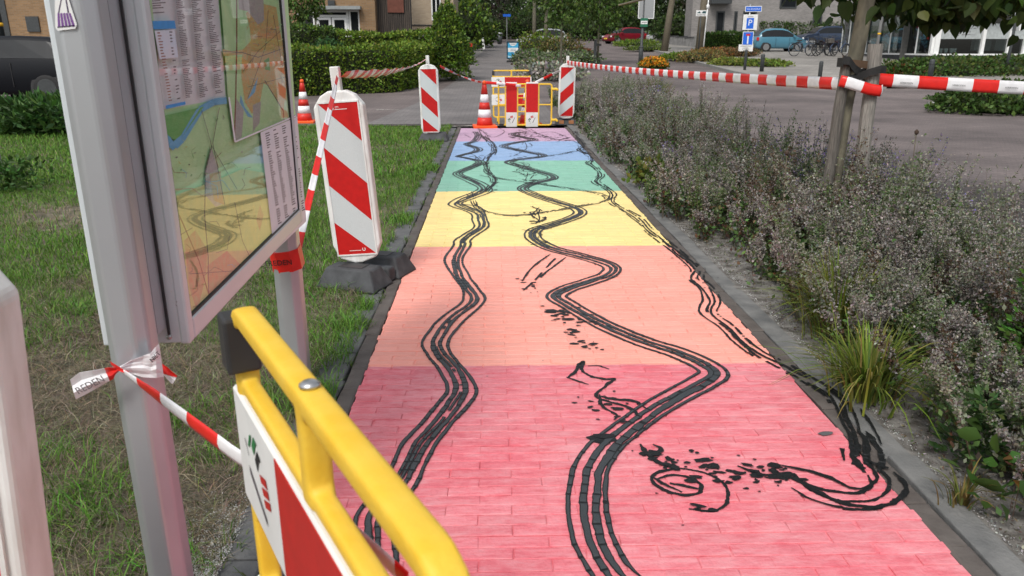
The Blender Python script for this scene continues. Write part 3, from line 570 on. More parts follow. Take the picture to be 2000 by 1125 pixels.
# weeds between the pavers
n = 1500; y = rng.uniform(1.5, 13.5, n); y = np.round(y * 2.2) / 2.2 + rng.normal(0, .05, n); x = X0 - .083 + rng.normal(0, .012, n) - (rng.random(n) < .55) * rng.uniform(.08, .15, n)
v_, f_, c_ = blades(np.stack([x, y, np.full(n, -.006)], 1), rng.uniform(.012, .05, n), rng.uniform(.003, .005, n), rng.uniform(.3, 1.6, n), vary((.085, .14, .03), n, .3, .15))
Vs.append(v_); Fs += [q + tot for q in f_]; Cs.append(c_); tot += len(v_)
F4 = [q for q in Fs if q.shape[1] == 4]; F3 = [q for q in Fs if q.shape[1] == 3]
tag(link('grass', np_mesh('grass', np.concatenate(Vs), [np.concatenate(F4), np.concatenate(F3)], GRASS, np.concatenate(Cs))), kind='stuff')
# pale dust and paint crumbs scraped off beside the path
n = 6000; x = X0 - .19 - np.abs(rng.normal(0, .09, n)); y = 1.80 + rng.normal(0, .16, n) + .05 * np.sin(x * 60); s = rng.uniform(.002, .006, n)
v_, f_, c_ = quads(np.stack([x, y, np.full(n, .002)], 1), np.concatenate([rng.normal(size=(n, 2)), np.zeros((n, 1)) + .15], 1), s, vary((.55, .55, .54), n, .2, .03), .8)
tag(link('dust_crumbs', np_mesh('dust_crumbs', v_, [f_], GRASS, c_)), kind='stuff')

# ------------------------------------------------------------------ planting bed on the right
bed_poly = [(X1 + .16, -3), (3.15, -3), (3.15, 8), (3.6, 14), (4.3, 19.5), (4.0, 21.0), (3.2, 21.6), (1.9, 21.4), (1.5, 20.6), (X1 + .16, 13.8)]
patch('planting_bed', bed_poly, -0.006, M_soil)
kerb_run('bed_kerb', [(3.20, -3), (3.20, 8), (3.66, 14), (4.36, 19.5), (4.05, 21.1), (3.2, 21.75)], .10, .05, M_kerb, 1.0)

# ================================================================== FOREGROUND THINGS
# ------------------------------------------------------------------ town map board on two posts
A0 = Vector((-0.682, 1.6, 0)); ANG = math.atan2(-0.049, 1.268)
board = thing('map_board', 'tall aluminium display case with a town map, on two grey posts on the lawn', 'map board', A0, -ANG)
BM = Matrix.Translation(A0) @ Matrix.Rotation(-ANG, 4, 'Z'); BMI = BM.inverted()
BL_, BT_, ZB, ZT = 1.268, 0.19, 0.717, 1.98
def octo(c, w, d, ch):
    x, y = w / 2, d / 2; return [(c[0] + a, c[1] + b) for a, b in [(-x + ch, -y), (x - ch, -y), (x, -y + ch), (x, y - ch), (x - ch, y), (-x + ch, y), (-x, y - ch), (-x, -y + ch)]]
def zprism(mb, poly, z0, z1, mi=0):
    n = len(poly); mb.add([(p[0], p[1], z0) for p in poly] + [(p[0], p[1], z1) for p in poly], [tuple(range(n))[::-1], tuple(range(n, 2 * n))] + [(k, (k + 1) % n, n + (k + 1) % n, n + k) for k in range(n)], mi); return mb
PC1, PC2 = (-0.080, -0.094), (-0.092, 1.345)
for c, rot in ((PC1, 0), (PC2, 1)):
    mb = MB(); zprism(mb, octo(c, .086, .088, .022) if rot == 0 else octo(c, .100, .118, .026), -.05, 2.1)
    po = mb.build('post', M_alu, board)
    bv = po.modifiers.new('bevel', 'BEVEL'); bv.width = .006; bv.segments = 2
    mb = MB(); zprism(mb, octo(c, .108, .122, .03), 2.1, 2.112); mb.build('post_cap', M_alu, board)
mb = MB(); mb.box((-.085, -.0275, (ZB + ZT) / 2 + .02), (.080, .052, ZT - ZB - .05)); mb.build('post_bracket', M_alu, board)
mb = MB(); mb.box((-.0425, -.003, (ZB + ZT) / 2 + .01), (.005, .005, ZT - ZB - .03)); mb.build('seam', M_black, board)
case = MB()
case.box((-.145, BL_ / 2, (ZB + ZT) / 2), (.09, BL_, ZT - ZB)); case.box((-.060, BL_ / 2, (ZB + ZT) / 2), (.080, BL_ - .006, ZT - ZB - .004))
co = case.build('case', M_alu_face, board); bv = co.modifiers.new('bevel', 'BEVEL'); bv.width = .004; bv.segments = 2
mb = MB(); fr = .034; ft = .022
mb.box((-.011, fr / 2, (ZB + ZT) / 2), (ft, fr, ZT - ZB)); mb.box((-.011, BL_ - fr / 2, (ZB + ZT) / 2), (ft, fr, ZT - ZB))
mb.box((-.011, BL_ / 2, ZB + .026), (ft, BL_ - 2 * fr, .052)); mb.box((-.011, BL_ / 2, ZT - .026), (ft, BL_ - 2 * fr, .052))
fo = mb.build('frame', M_alu_face, board); bv = fo.modifiers.new('bevel', 'BEVEL'); bv.width = .005; bv.segments = 2
mb = MB(); g_ = .004; y0, y1, z0, z1 = fr, BL_ - fr, ZB + .052, ZT - .052
for c, d in (((-.0075, y0 + g_ / 2, (z0 + z1) / 2), (.009, g_, z1 - z0)), ((-.0075, y1 - g_ / 2, (z0 + z1) / 2), (.009, g_, z1 - z0)), ((-.0075, (y0 + y1) / 2, z0 + g_ / 2), (.009, y1 - y0 - 2 * g_, g_)), ((-.0075, (y0 + y1) / 2, z1 - g_ / 2), (.009, y1 - y0 - 2 * g_, g_))): mb.box(c, d)
mb.build('gasket', M_black, board)
for q in ((253, 158), (330, 658)):
    p = BMI @ atY(*q, 1.6 - .0); mb = MB(); mb.lathe([(.0065, 0), (.0065, .002), (.004, .004), (.001, .0045)], 12, 0, Matrix.Translation((p.x, .0025, p.z)) @ Matrix.Rotation(R(90), 4, 'X')); mb.build('screw', M_steel, board, True)
def onmap(px, py, off=0.0):     # where the sight line of a photo pixel meets the map sheet
    o = BMI @ Vector(CPOS); d = BMI.to_3x3() @ Vector(ray(px, py)); X = -.0165; t = (X - o.x) / d.x; p = o + d * t; return (X + off, p.y, p.z)
def printm(name, col, c2=None, sc_=30, det=6, lo=.4, hi=.6): 
    m = mat(name, col, .5, .06, sc_, col2=c2, detail=det); return m
pm = [printm('map_meadow', (.52, .86, .44), (.60, .88, .48), 9), printm('map_paper', (.80, .82, .88), (.85, .86, .90), 8), printm('map_wood', (.13, .46, .11), (.20, .50, .15), 40), printm('map_water', (.16, .48, .80)),
      printm('map_town', (.80, .40, .12), (.56, .60, .28), 130, 8), printm('map_town_grey', (.45, .43, .44), (.54, .51, .50), 90), printm('map_road', (.26, .05, .03)), printm('map_blue_header', (.05, .30, .70)), printm('map_ink', (.12, .10, .11)), printm('map_field_yellow', (.66, .70, .26), (.54, .66, .27), 30), printm('map_brown', (.62, .33, .18), (.52, .48, .24), 60), printm('map_pale_blue', (.60, .72, .85), (.70, .73, .80), 20)]
mp_ = MB(); lay = [0]
def mpoly(pts, mi):
    lay[0] += 1; P = [onmap(x, y, lay[0] * .00005) for x, y in pts]; mp_.add(P, [tuple(range(len(P)))], mi)
def mline(pts, w, mi):
    lay[0] += 1
    for (x0, y0), (x1, y1) in zip(pts[:-1], pts[1:]):
        d = math.hypot(x1 - x0, y1 - y0); nx, ny = -(y1 - y0) / d * w / 2, (x1 - x0) / d * w / 2
        mp_.add([onmap(a, b, lay[0] * .00005) for a, b in [(x0 + nx, y0 + ny), (x1 + nx, y1 + ny), (x1 - nx, y1 - ny), (x0 - nx, y0 - ny)]], [(0, 1, 2, 3)], mi)
mp_.add([(-.0167, y0, z0), (-.0167, y1, z0), (-.0167, y1, z1), (-.0167, y0, z1)], [(0, 1, 2, 3)], 0)
mpoly([(284, -120), (418, -120), (441, 192), (318, 214)], 1)                            # upper index of streets
for k in range(90):
    x, y = random.uniform(330, 520), random.uniform(225, 600); a = random.uniform(0, 6.28); L_ = random.uniform(2, 7)
    if x < 360 + (600 - y) * 1.1: mline([(x, y), (x + L_ * math.cos(a), y + L_ * math.sin(a))], random.uniform(.8, 2.5), random.choice([8, 2, 2, 5, 9, 10, 0]))
mline([(440, 196), (415, 199), (388, 214), (352, 272), (338, 286)], 13, 3); mline([(338, 290), (329, 282), (322, 262)], 11, 3)
mpoly([(318, 226), (395, 208), (352, 268), (338, 275), (322, 262)], 2); mpoly([(441, 192), (415, 196), (388, 210), (352, 268), (336, 292), (330, 290), (322, 262), (335, 276), (350, 264), (380, 214), (412, 194)], 3)
mpoly([(341, 380), (420, 352), (470, 330), (530, 340), (560, 432), (470, 540), (400, 610), (372, 625)], 9)
mpoly([(356, 470), (378, 450), (402, 488), (398, 540), (382, 610), (366, 560)], 10); mpoly([(400, 520), (440, 490), (470, 520), (430, 575), (405, 590)], 10); mpoly([(480, 520), (520, 470), (530, 490), (470, 560)], 10)
mpoly([(410, 288), (426, 345), (433, 398), (418, 404), (396, 380), (398, 335)], 5); mpoly([(405, 340), (427, 335), (434, 400), (415, 392)], 10); mpoly([(505, 400), (512, 420), (505, 452), (498, 430)], 10)
mpoly([(440, 290), (500, 268), (528, 360), (470, 350), (450, 380)], 2) if False else None
mline([(410, 285), (398, 335), (396, 420), (403, 500), (404, 575)], 1.6, 8); mline([(425, 210), (412, 280), (436, 400)], 1.2, 8); mline([(390, 215), (410, 285), (460, 370)], 1.0, 8); mline([(338, 370), (372, 368), (390, 382), (412, 376)], 1.8, 10); mline([(346, 420), (385, 510), (404, 575), (450, 550)], 1.6, 6); mline([(346, 460), (372, 445)], 1, 8); mline([(455, 395), (470, 470), (484, 500)], 1, 8); mline([(366, 535), (470, 528)], 1.2, 8); mline([(372, 600), (400, 590)], 1, 8)
for k in range(26):
    x, y = random.uniform(345, 500), random.uniform(300, 560); a = random.uniform(0, 6.28); L_ = random.uniform(8, 30)
    if x < 360 + (600 - y) * 1.1: mline([(x, y), (x + L_ * math.cos(a), y + L_ * math.sin(a)), (x + L_ * 1.6 * math.cos(a + .5), y + L_ * 1.6 * math.sin(a + .5))], .8, random.choice([8, 8, 6, 2, 3]))
mpoly([(418, -120), (545, -140), (559, 0), (574, 224), (453, 278), (441, 192)], 0)
mpoly([(476, 25), (505, 6), (536, 14), (543, 60), (550, 88), (553, 130), (557, 166), (550, 217), (536, 195), (520, 168), (511, 162), (506, 190), (500, 215), (488, 222), (474, 199), (467, 148), (469, 106), (450, 108), (432, 110), (430, 96), (448, 100), (470, 97), (486, 80), (484, 55)], 4)
mpoly([(460, -20), (510, -40), (512, 40), (500, 48), (480, 22), (462, 18)], 5); mpoly([(456, 190), (472, 215), (468, 268), (455, 276), (453, 240)], 5); mpoly([(490, 205), (506, 198), (503, 240), (490, 258)], 5); mpoly([(466, 185), (474, 210), (490, 230), (480, 228), (464, 200)], 3); mpoly([(512, 118), (522, 112), (524, 138), (514, 136)], 2); mpoly([(486, 180), (500, 150), (494, 180), (478, 196)], 3)
mline([(458, -60), (458, 90), (456, 190), (453, 276)], 2.4, 6); mline([(430, 100), (470, 103), (500, 112), (545, 96)], 1.2, 8); mline([(470, 140), (500, 100), (545, 60)], .9, 8); mline([(513, 157), (550, 217)], 1.4, 8); mline([(480, 190), (515, 90), (520, 20)], .8, 8); mline([(550, 217), (551, 235)], 1.2, 8); mline([(480, 170), (555, 150)], .8, 8); mline([(530, 30), (548, 130)], .8, 8)
for k in range(40):
    x, y = random.uniform(472, 550), random.uniform(40, 170); a = random.choice([.2, 1.6, 1.9, -.4]) + random.gauss(0, .2); L_ = random.uniform(5, 16); mline([(x, y), (x + L_ * math.cos(a), y + L_ * math.sin(a))], .8, random.choice([8, 5, 5, 0, 10]))
mline([(441, 190), (453, 277), (574, 226)], 3.0, 1); mpoly([(503, 259), (576, 228), (594, 432), (530, 492)], 1)                              # lower index of streets
mpoly([(289, 41), (333, 40), (336, 56), (291, 57)], 7); mpoly([(315, 206), (354, 198), (355, 204), (316, 213)], 7); mpoly([(293, 60), (333, 58), (340, 112), (303, 116)], 11)
mp_.build('map_print', pm, board)
tx = MB()
def tcol(corners, n, lo, hi, h=.45, mi=0, skip=.06):
    (ax, ay), (bx, by), (cx, cy), (dx, dy) = corners
    for i in range(n):
        if random.random() < skip: continue
        t0, t1 = (i + .2) / n, (i + .2 + h) / n; s1 = random.uniform(lo, hi)
        q = []
        for s, t in ((0, t0), (s1, t0), (s1, t1), (0, t1)):
            x = (ax * (1 - s) + bx * s) * (1 - t) + (dx * (1 - s) + cx * s) * t; y = (ay * (1 - s) + by * s) * (1 - t) + (dy * (1 - s) + cy * s) * t; q.append(onmap(x, y, .0165 * .0 + (lay[0] + 3) * .00005))
        tx.add(q, [(0, 1, 2, 3)], mi)
tcol([(333, -20), (350, -22), (372, 190), (355, 192)], 62, .45, .95); tcol([(364, -24), (384, -26), (403, 188), (383, 192)], 62, .4, .95); tcol([(392, -28), (412, -30), (434, 180), (414, 184)], 60, .4, .9)
tcol([(288, 0), (318, -2), (320, 26), (290, 28)], 6, .5, 1.0); tcol([(298, 62), (306, 62), (332, 198), (322, 200)], 24, .5, 1.0, .4, 1); tcol([(322, 60), (328, 60), (345, 195), (338, 197)], 22, .4, 1.0, .4, 0, .3)
for a, b in (((512, 260), (538, 440)), ((528, 253), (552, 428)), ((545, 246), (568, 420)), ((562, 238), (584, 415))): tcol([a, (a[0] + 10, a[1] - 4), (b[0] + 9, b[1] - 5), b], 40, .4, .9)
tag(tx.build('index_lettering', [M_inkgrey, printm('map_text_brown', (.28, .13, .10))], board), kind='stuff')
mb = MB(); mb.add([(-.0080, y0, z0), (-.0080, y1, z0), (-.0080, y1, z1), (-.0080, y0, z1)], [(0, 1, 2, 3)]); mb.build('glass_pane', glass_mat('case_glass', (.98, .99, .98), .085), board)
# sticker on the near post
stk = thing('sticker', 'white sticker with a purple striped bag, high on the near map post', 'sticker', atY(128, 30, 1.455)); SY = (BM @ Vector((-.080, -.094 - .044, 0))).y - .0035
def flat(mb, pts, y, mi, th=.0006):
    P = [atY(a, b, y) - stk.location for a, b in pts]; n = len(P); mb.add(list(P) + [p + Vector((0, th, 0)) for p in P], [tuple(range(n)), tuple(range(n, 2 * n))[::-1]] + [(k, n + k, n + (k + 1) % n, (k + 1) % n) for k in range(n)], mi)
mb = MB(); flat(mb, [(109, -30), (126, -30), (137, 8), (150, 48), (147, 56), (113, 60), (108, 54), (107, 10)], SY, 0); mb.build('backing', M_whitepaint, stk)
mb = MB()
for k in range(5): x0_ = 112 + k * 5.4; xb = 113 + k * 7.2; flat(mb, [(x0_, 26), (x0_ + 3.6, 25), (xb + 4.6, 51), (xb, 52.5)], SY - .0007, 0)
flat(mb, [(113, 26), (119, -4), (120.5, -4), (115, 26)], SY - .0007, 1); flat(mb, [(129, -4), (127, -4), (132, 25), (134.5, 24)], SY - .0007, 1); flat(mb, [(112, 52), (145, 49), (146, 51), (112, 54)], SY - .0007, 1)
mb.build('bag_print', [mat('purple_print', (.16, .07, .24), .5), mat('dark_purple_print', (.05, .03, .08), .5)], stk)

# ------------------------------------------------------------------ red and white guide beacons
def beacon(loc, w, zb, zt, lean, yaw, mirror, label, pole=True, foot=(.36, .70, .12), foot_off=(0, .12), foot_yaw=0, logo=False, soff=0.0):
    t = thing('guide_beacon', label, 'beacon', loc, 0, 'red and white guide beacons'); t.rotation_euler = (0, 0, yaw)
    LM = Matrix.Rotation(lean, 4, 'Y'); hw = w / 2
    poly = [(-hw, zb + .10), (-hw + .035, zb + .018), (-.02, zb - .012), (.02, zb - .012), (hw - .035, zb + .018), (hw, zb + .10), (hw, zt - .085), (hw - .045, zt - .025), (.05, zt), (-.05, zt), (-hw + .045, zt - .025), (-hw, zt - .085)]
    mb = MB(); mb.prism(poly, -.036, .044, 0, LM); o = mb.build('frame', M_white, t); bv = o.modifiers.new('bevel', 'BEVEL'); bv.width = .011; bv.segments = 3; bv.limit_method = 'ANGLE'
    x0, x1, a, b = -hw + .030, hw - .030, zb + .045, zt - .065; H_ = b - a
    mb = MB()
    for c, d in (((0, -.0375, b + .004), (x1 - x0 + .016, .009, .009)), ((0, -.0375, a - .004), (x1 - x0 + .016, .009, .009)), ((x0 - .004, -.0375, (a + b) / 2), (.008, .009, H_ + .001)), ((x1 + .004, -.0375, (a + b) / 2), (.008, .009, H_ + .001))): mb.box(LM @ Vector(c), d, 0, LM.to_3x3())
    mb.build('rim', M_white, t)
    mb = MB(); mb.prism([(x0, a), (x1, a), (x1, b), (x0, b)], -.0385, -.036, 0, LM); mb.build('reflective_sheet', M_grey_sheet, t)
    def pt(s, q): q = min(1, max(0, q + soff)); s = 1 - s if mirror else s; return (x0 + (x1 - x0) * s, b - H_ * q)
    for pl in ([(0, 0), (1, 0), (1, .25)], [(0, .275), (1, .525), (1, .775), (0, .525)], [(0, .775), (1, 1), (0, 1)]):
        mb = MB(); mb.prism([pt(*q) for q in pl], -.0395, -.0385 - .0002, 0, LM); mb.build('red_stripe', M_red, t)
    if logo:
        for (cx, cz, r) in ((x0 + .075, b - .03, .012), (x1 - .07, a + .028, .011)):
            mb = MB()
            for k in range(12):
                a0, a1 = 2 * math.pi * k / 12, 2 * math.pi * (k + 1) / 12
                if k in (2, 3): continue
                mb.add([LM @ Vector((cx + rr * math.cos(q), -.0402, cz + rr * math.sin(q))) for rr, q in ((r * .6, a0), (r, a0), (r, a1), (r * .6, a1))], [(0, 1, 2, 3)])
            s_ = 1 if cz > .6 else -1
            mb.box(LM @ Vector((cx + s_ * .052, -.0402, cz - .006)), (.07, .0004, .0035), 0, LM.to_3x3())
            mb.build('maker_mark', M_white_dirty, t)
        text('maker_letters', 'EM', .016, LM @ frame_matrix((x0 + .105, -.0404, b - .024), (1, 0, 0), (0, 0, 1)), M_white_dirty, t, .0001)
    if pole:
        mb = MB(); mb.tube([LM @ Vector((0, .004, zt - .03)), LM @ Vector((0, .004, zt + .13))], .036, 4, 0, True); o = mb.build('pole', M_white, t); bv = o.modifiers.new('bevel', 'BEVEL'); bv.width = .006; bv.segments = 2
    mb = MB(); mb.box(LM @ Vector((0, .004, zb * .5)), (.045, .04, zb + .03)); mb.build('stem', M_rubber, t)
    fw, fl, fh = foot; FM = Matrix.Translation((foot_off[0], foot_off[1], 0)) @ Matrix.Rotation(foot_yaw, 4, 'Z')
    def slab(mb, x0, x1, y0, y1, z0, z1, tp):
        mb.add([FM @ Vector(p) for p in [(x0, y0, z0), (x1, y0, z0), (x1, y1, z0), (x0, y1, z0), (x0 + tp, y0 + tp, z1), (x1 - tp, y0 + tp, z1), (x1 - tp, y1 - tp, z1), (x0 + tp, y1 - tp, z1)]], [(0, 3, 2, 1), (4, 5, 6, 7), (0, 1, 5, 4), (1, 2, 6, 5), (2, 3, 7, 6), (3, 0, 4, 7)])
    mb = MB(); slab(mb, -fw / 2, fw / 2, -fl / 2, -fl * .06, 0, fh, .055); slab(mb, -fw / 2, fw / 2, fl * .06, fl / 2, 0, fh, .055); slab(mb, -fw * .44, fw * .44, -fl * .085, fl * .085, 0, fh * .72, .01)
    o = mb.build('rubber_foot', M_rubber, t); bv = o.modifiers.new('bevel', 'BEVEL'); bv.width = .012; bv.segments = 2
    for sy in (-.27, .27):
        mb = MB(); slab(mb, -fw * .20, fw * .20, fl * sy - .05, fl * sy + .05, fh + .001, fh + .004, .004); mb.build('foot_socket', M_black, t)
    if mirror:
        for sx_ in (-.09, .09): mb = MB(); mb.box((sx_, -fl / 2 - .002 + .02, fh * .5), (.09, .03, fh * .55)); mb.build('reflector', mat('dusty_orange_reflector', (.34, .15, .07), .5), t)
    return t
beacon((-0.800, 4.43, 0), .285, .135, 1.125, -.068, R(-3), False, 'large red striped beacon on a grey rubber foot, at the left path edge', foot=(.40, .56, .12), foot_off=(.02, .06), foot_yaw=R(-18), logo=True)
beacon((-0.955, 11.95, 0), .30, .075, 1.115, -.022, 0, False, 'red striped beacon standing on the far end of the lawn, tapes at both sides', foot=(.46, .42, .11), foot_off=(.04, -.07))
beacon((1.345, 14.3, 0), .30, .11, 1.085, .014, 0, True, 'beacon with stripes rising to the right, before the bed at the path end', foot=(.40, .30, .11), foot_off=(0, 0))
beacon((-0.888, .985, 0), .29, .12, 1.125, .075, R(2), False, 'out of focus white framed beacon cut off at the bottom left corner', foot=(.36, .5, .1), foot_off=(0, 0), soff=-.095)

# ------------------------------------------------------------------ yellow plastic pedestrian barriers
def barrier_parts(root, W=.70):
    def tube_path(mb, pts, r): mb.tube([Vector((p[0], 0, p[1])) for p in pts], r, 16, 0, True, .85)
    mb = MB(); r = .0140
    def arc(p0, pc, p1, n=5): return [((1 - t) ** 2 * p0[0] + 2 * t * (1 - t) * pc[0] + t * t * p1[0], (1 - t) ** 2 * p0[1] + 2 * t * (1 - t) * pc[1] + t * t * p1[1]) for t in [i / n for i in range(n + 1)]]
    e = .020
    tube_path(mb, [(e, .855)] + arc((e, .93), (e, .98), (e + .05, .98)) + arc((W - e - .05, .98), (W - e, .98), (W - e, .93)) + [(W - e, .855)], r)
    for z in (.868, .665, .535, .315): tube_path(mb, [(e, z), (W - e, z)], r * .8)
    for x in (e, W - e): tube_path(mb, [(x, .875), (x, .28)], r)
    for x in (W / 2,): tube_path(mb, [(x, .98), (x, .86)], r); tube_path(mb, [(x, .66), (x, .53)], r * .7); tube_path(mb, [(x, .32), (x, .10)], r * .8)
    for x in (.24, W - .24): tube_path(mb, [(x, .66), (x, .53)], r * .6)
    tube_path(mb, [(e, .30)] + arc((e, .14), (e, .10), (e + .05, .10)) + arc((W - e - .05, .10), (W - e, .10), (W - e, .14)) + [(W - e, .30)], r)
    for x in (.10, W - .10): mb.tube([(x, -.0, .10), (x, 0, .02)], .022, 10, 0, True, .5); mb.tube([(x, -.16, .018), (x, .16, .018)], .018, 10, 0, True, .5)
    mb.v = [(v[0], v[1] * (1.12 if abs(v[1]) < .03 else 1), v[2]) for v in mb.v]
    fr_ = mb.build('frame', M_yellow, root, True)
    rm = fr_.modifiers.new('remesh', 'REMESH'); rm.mode = 'VOXEL'; rm.voxel_size = .0045; rm.use_smooth_shade = True; sm = fr_.modifiers.new('smooth', 'SMOOTH'); sm.iterations = 6; sm.factor = .5
    for (z0, z1) in ((.675, .858), (.325, .528)):
        mb = MB(); mb.box((W / 2, 0, (z0 + z1) / 2), (W + .022, .035, z1 - z0)); pn = mb.build('panel', M_white_dirty, root); bv = pn.modifiers.new('bevel', 'BEVEL'); bv.width = .004
        for sy in (-1, 1):
            mb = MB(); mb.box((W * .655, sy * .0182, (z0 + z1) / 2), (W * .66, .0012, z1 - z0 - .006)); mb.build('red_sheet', M_red, pn)
            y = sy * .0187; mk = MB(); cx = W * .16; cz = (z0 + z1) / 2
            def sw(pts, mi): mk.add([(cx + (p[0]) * (1 if sy < 0 else -1), y, cz + p[1]) for p in pts], [tuple(range(len(pts)))], mi)
            sw([(-.045, .030), (-.030, .052), (-.018, .058), (-.024, .046), (-.036, .030)], 0); sw([(-.020, .040), (-.004, .062), (.014, .058), (.004, .050), (-.010, .030)], 0); sw([(-.006, .026), (.012, .048), (.030, .040), (.018, .034), (.004, .012)], 1)
            for k in range(3): sw([(.014 + k * .006, .014 - k * .016), (.050 + k * .006, .024 - k * .014), (.056 + k * .004, .012 - k * .014), (.020 + k * .006, .004 - k * .016)], 2)
            sw([(-.056, -.006), (.030, -.048), (.032, -.058), (-.052, -.020)], 3); sw([(-.066, .030), (-.050, .010), (-.048, .012), (-.063, .034)], 3)
            mk.build('printed_mark', [mat('mark_green', (.02, .16, .05)), M_ink, M_red, M_inkgrey], pn)
    for x, s in ((-.004, -1), (W + .004, 1)):
        mb = MB(); mb.box((x + .026 * -s, -.006, .934), (.046, .046, .082)); cp = mb.build('end_cap', M_black, root); bv = cp.modifiers.new('bevel', 'BEVEL'); bv.width = .005; bv.segments = 2
    mb = MB(); mb.lathe([(.011, 0), (.011, .003), (.006, .006), (.001, .0065)], 14, 0, Matrix.Translation((W / 2, 0, .9945))); mb.build('bolt', M_steel, root, True)
def copy_tree(o, parent=None):
    c = o.copy(); COL.objects.link(c)
    if parent: c.parent = parent; c.matrix_parent_inverse = o.matrix_parent_inverse.copy()
    for ch in list(o.children): copy_tree(ch, c)
    return c
bar = thing('plastic_barrier', 'yellow plastic barrier close to the camera, white panel end with printed mark', 'barrier', (-.362, 1.018, 0.026), math.atan2(-.87, .493), 'yellow plastic barriers')
barrier_parts(bar)
b2 = copy_tree(bar); tag(b2, 'yellow plastic barrier standing upright behind another one at the end of the path', 'barrier')
pl = atY(1000, 225, 14.75); b2.location = (pl.x - .37, 14.75, 0.0); b2.rotation_euler = (R(-6), 0, R(3)); b2.scale = (1.05, 1, .97)
b3 = copy_tree(bar); tag(b3, 'yellow plastic barrier tipped on its side, red boards upright, at the path end', 'barrier')
# tipped on its side: its height runs to the left, its width stands up
b3.matrix_world = Matrix.Translation((1.16, 13.93, .005)) @ Matrix(((0, 0, -1, 0), (0, 1, 0, 0), (1, 0, 0, 0), (0, 0, 0, 1))) @ Matrix.Scale(1.08, 4)

# ------------------------------------------------------------------ traffic cones
def cone(loc, h, label, first=None):
    if first:
        t = copy_tree(first); tag(t, label); t.location = loc; t.rotation_euler = (0, 0, random.random()); return t
    t = thing('traffic_cone', label, 'cone', loc, 0, 'orange traffic cones')
    s = h / .75; mb = MB(); mb.bbox((0, 0, .02 * s), (.40 * s, .40 * s, .04 * s), .012); mb.build('base', M_orange, t)
    def rad(z): return (.145 - .115 * z / .75) * s
    prof = [(0.03, .17, 0), (.17, .30, 1), (.30, .42, 0), (.42, .55, 1), (.55, .75, 0)]
    for z0, z1, w in prof:
        e = .0015 if w else 0; mb = MB(); mb.lathe([(rad(z0) + e, z0 * s), (rad(z1) + e, z1 * s)], 24); mb.build('white_band' if w else 'red_band', M_tape_white if w else M_cone_red, t, True)
    mb = MB(); mb.lathe([(rad(.72) + .004, .715 * s), (rad(.75) + .004, .76 * s), (.012 * s, .775 * s)], 18); mb.build('tip', M_orange, t, True)
    return t
c1 = cone((-3.64, 15.05, -.02), .78, 'orange and white cone alone on the street, beside the front hedge')
cone((-.15, 13.80, 0), .78, 'orange and white cone on the path end with tape tied to its tip', c1)
p = atY(1030, 240, 14.25); cone((p.x, 14.3, 0), .78, 'orange and white cone half hidden behind the tipped barrier', c1)

# ------------------------------------------------------------------ red and white barrier tape
def tape(label, pts, w, block, twist=0.0, sag=0.0, phase=0.0, step=.03, ang0=0.0, ruffle=0.0, parent=None, name='barrier_tape'):
    P = [Vector(p) for p in pts]; base = P[0].copy()
    dense = []; L = [0]
    for a, b in zip(P[:-1], P[1:]):
        n = max(2, int((b - a).length / step))
        for i in range(n): dense.append(a.lerp(b, i / n))
    dense.append(P[-1]); tot = sum((b - a).length for a, b in zip(dense[:-1], dense[1:])); acc = 0; out = []
    for i, p in enumerate(dense):
        if i: acc += (p - dense[i - 1]).length
        t = acc / tot; q = p + Vector((0, 0, -sag * 4 * t * (1 - t))); out.append((q, acc))
    mb = MB(); K = 4; n = len(out)
    for i, (q, s) in enumerate(out):
        T = (out[min(i + 1, n - 1)][0] - out[max(i - 1, 0)][0]).normalized(); up = Vector((0, 0, 1)); up = (up - T * T.dot(up)).normalized(); sd_ = T.cross(up)
        a = ang0 + twist * s + ruffle * math.sin(s * 9 + 1); d = up * math.cos(a) + sd_ * math.sin(a); ww = w(s / tot) if callable(w) else w
        for k in range(K + 1):
            f_ = k / K - .5; mb.v.append(tuple(q + d * ww * f_ + (T.cross(d)) * ww * .045 * math.cos(f_ * 5) * (1 + .5 * math.sin(s * 7)) - base))
    for i in range(n - 1):
        for k in range(K):
            b_ = i * (K + 1) + k; mb.f.append((b_, b_ + 1, b_ + K + 2, b_ + K + 1)); mb.m.append(int((out[i][1] + phase) / block) % 2)
    if parent: return mb.build(name, [M_tape_red, M_tape_white], parent, True, base)
    o = mb.build(name, [M_tape_red, M_tape_white], None, True, base); so = o.modifiers.new('solid', 'SOLIDIFY'); so.thickness = .0004
    return tag(o, label, 'barrier tape', 'red and white barrier tapes')
k0 = atY(236, 722, 1.425)
tape('twisted red and white tape from the near map post down to the yellow barrier', [k0, atY(455, 886, 1.12), atY(690, 1036, .85), atY(800, 1140, .74)], lambda t: .012 + .020 * min(1, t * 6), .105, phase=.135, step=.006, ang0=.1, ruffle=.08)
# the knot round the near map post
kn = thing('tape_knot', 'red and white tape knotted round the near map post, white end hanging to the left', 'tape knot', k0)
def grid_px(rows, Y, mi, name, mt, pleat=.004):
    """rows of photo points, each row left to right, laid near the depth Y(i,j)"""
    mb = MB(); nr, nc = len(rows), len(rows[0])
    for i, r in enumerate(rows):
        for j, q in enumerate(r):
            y = Y(i, j) if callable(Y) else Y
            mb.v.append(tuple(atY(q[0], q[1], y + random.uniform(-pleat, pleat)) - k0))
    for i in range(nr - 1):
        for j in range(nc - 1): mb.f.append((i * nc + j, i * nc + j + 1, (i + 1) * nc + j + 1, (i + 1) * nc + j)); mb.m.append(mi)
    o = mb.build(name, mt, kn, False); so = o.modifiers.new('solid', 'SOLIDIFY'); so.thickness = .0006; return o
def fan(top, bot, k): return [[(t[0] + (b[0] - t[0]) * i / k, t[1] + (b[1] - t[1]) * i / k) for t, b in zip(top, bot)] for i in range(k + 1)]
yf = lambda i, j: [1.430, 1.446, 1.452, 1.454, 1.458, 1.478][j]
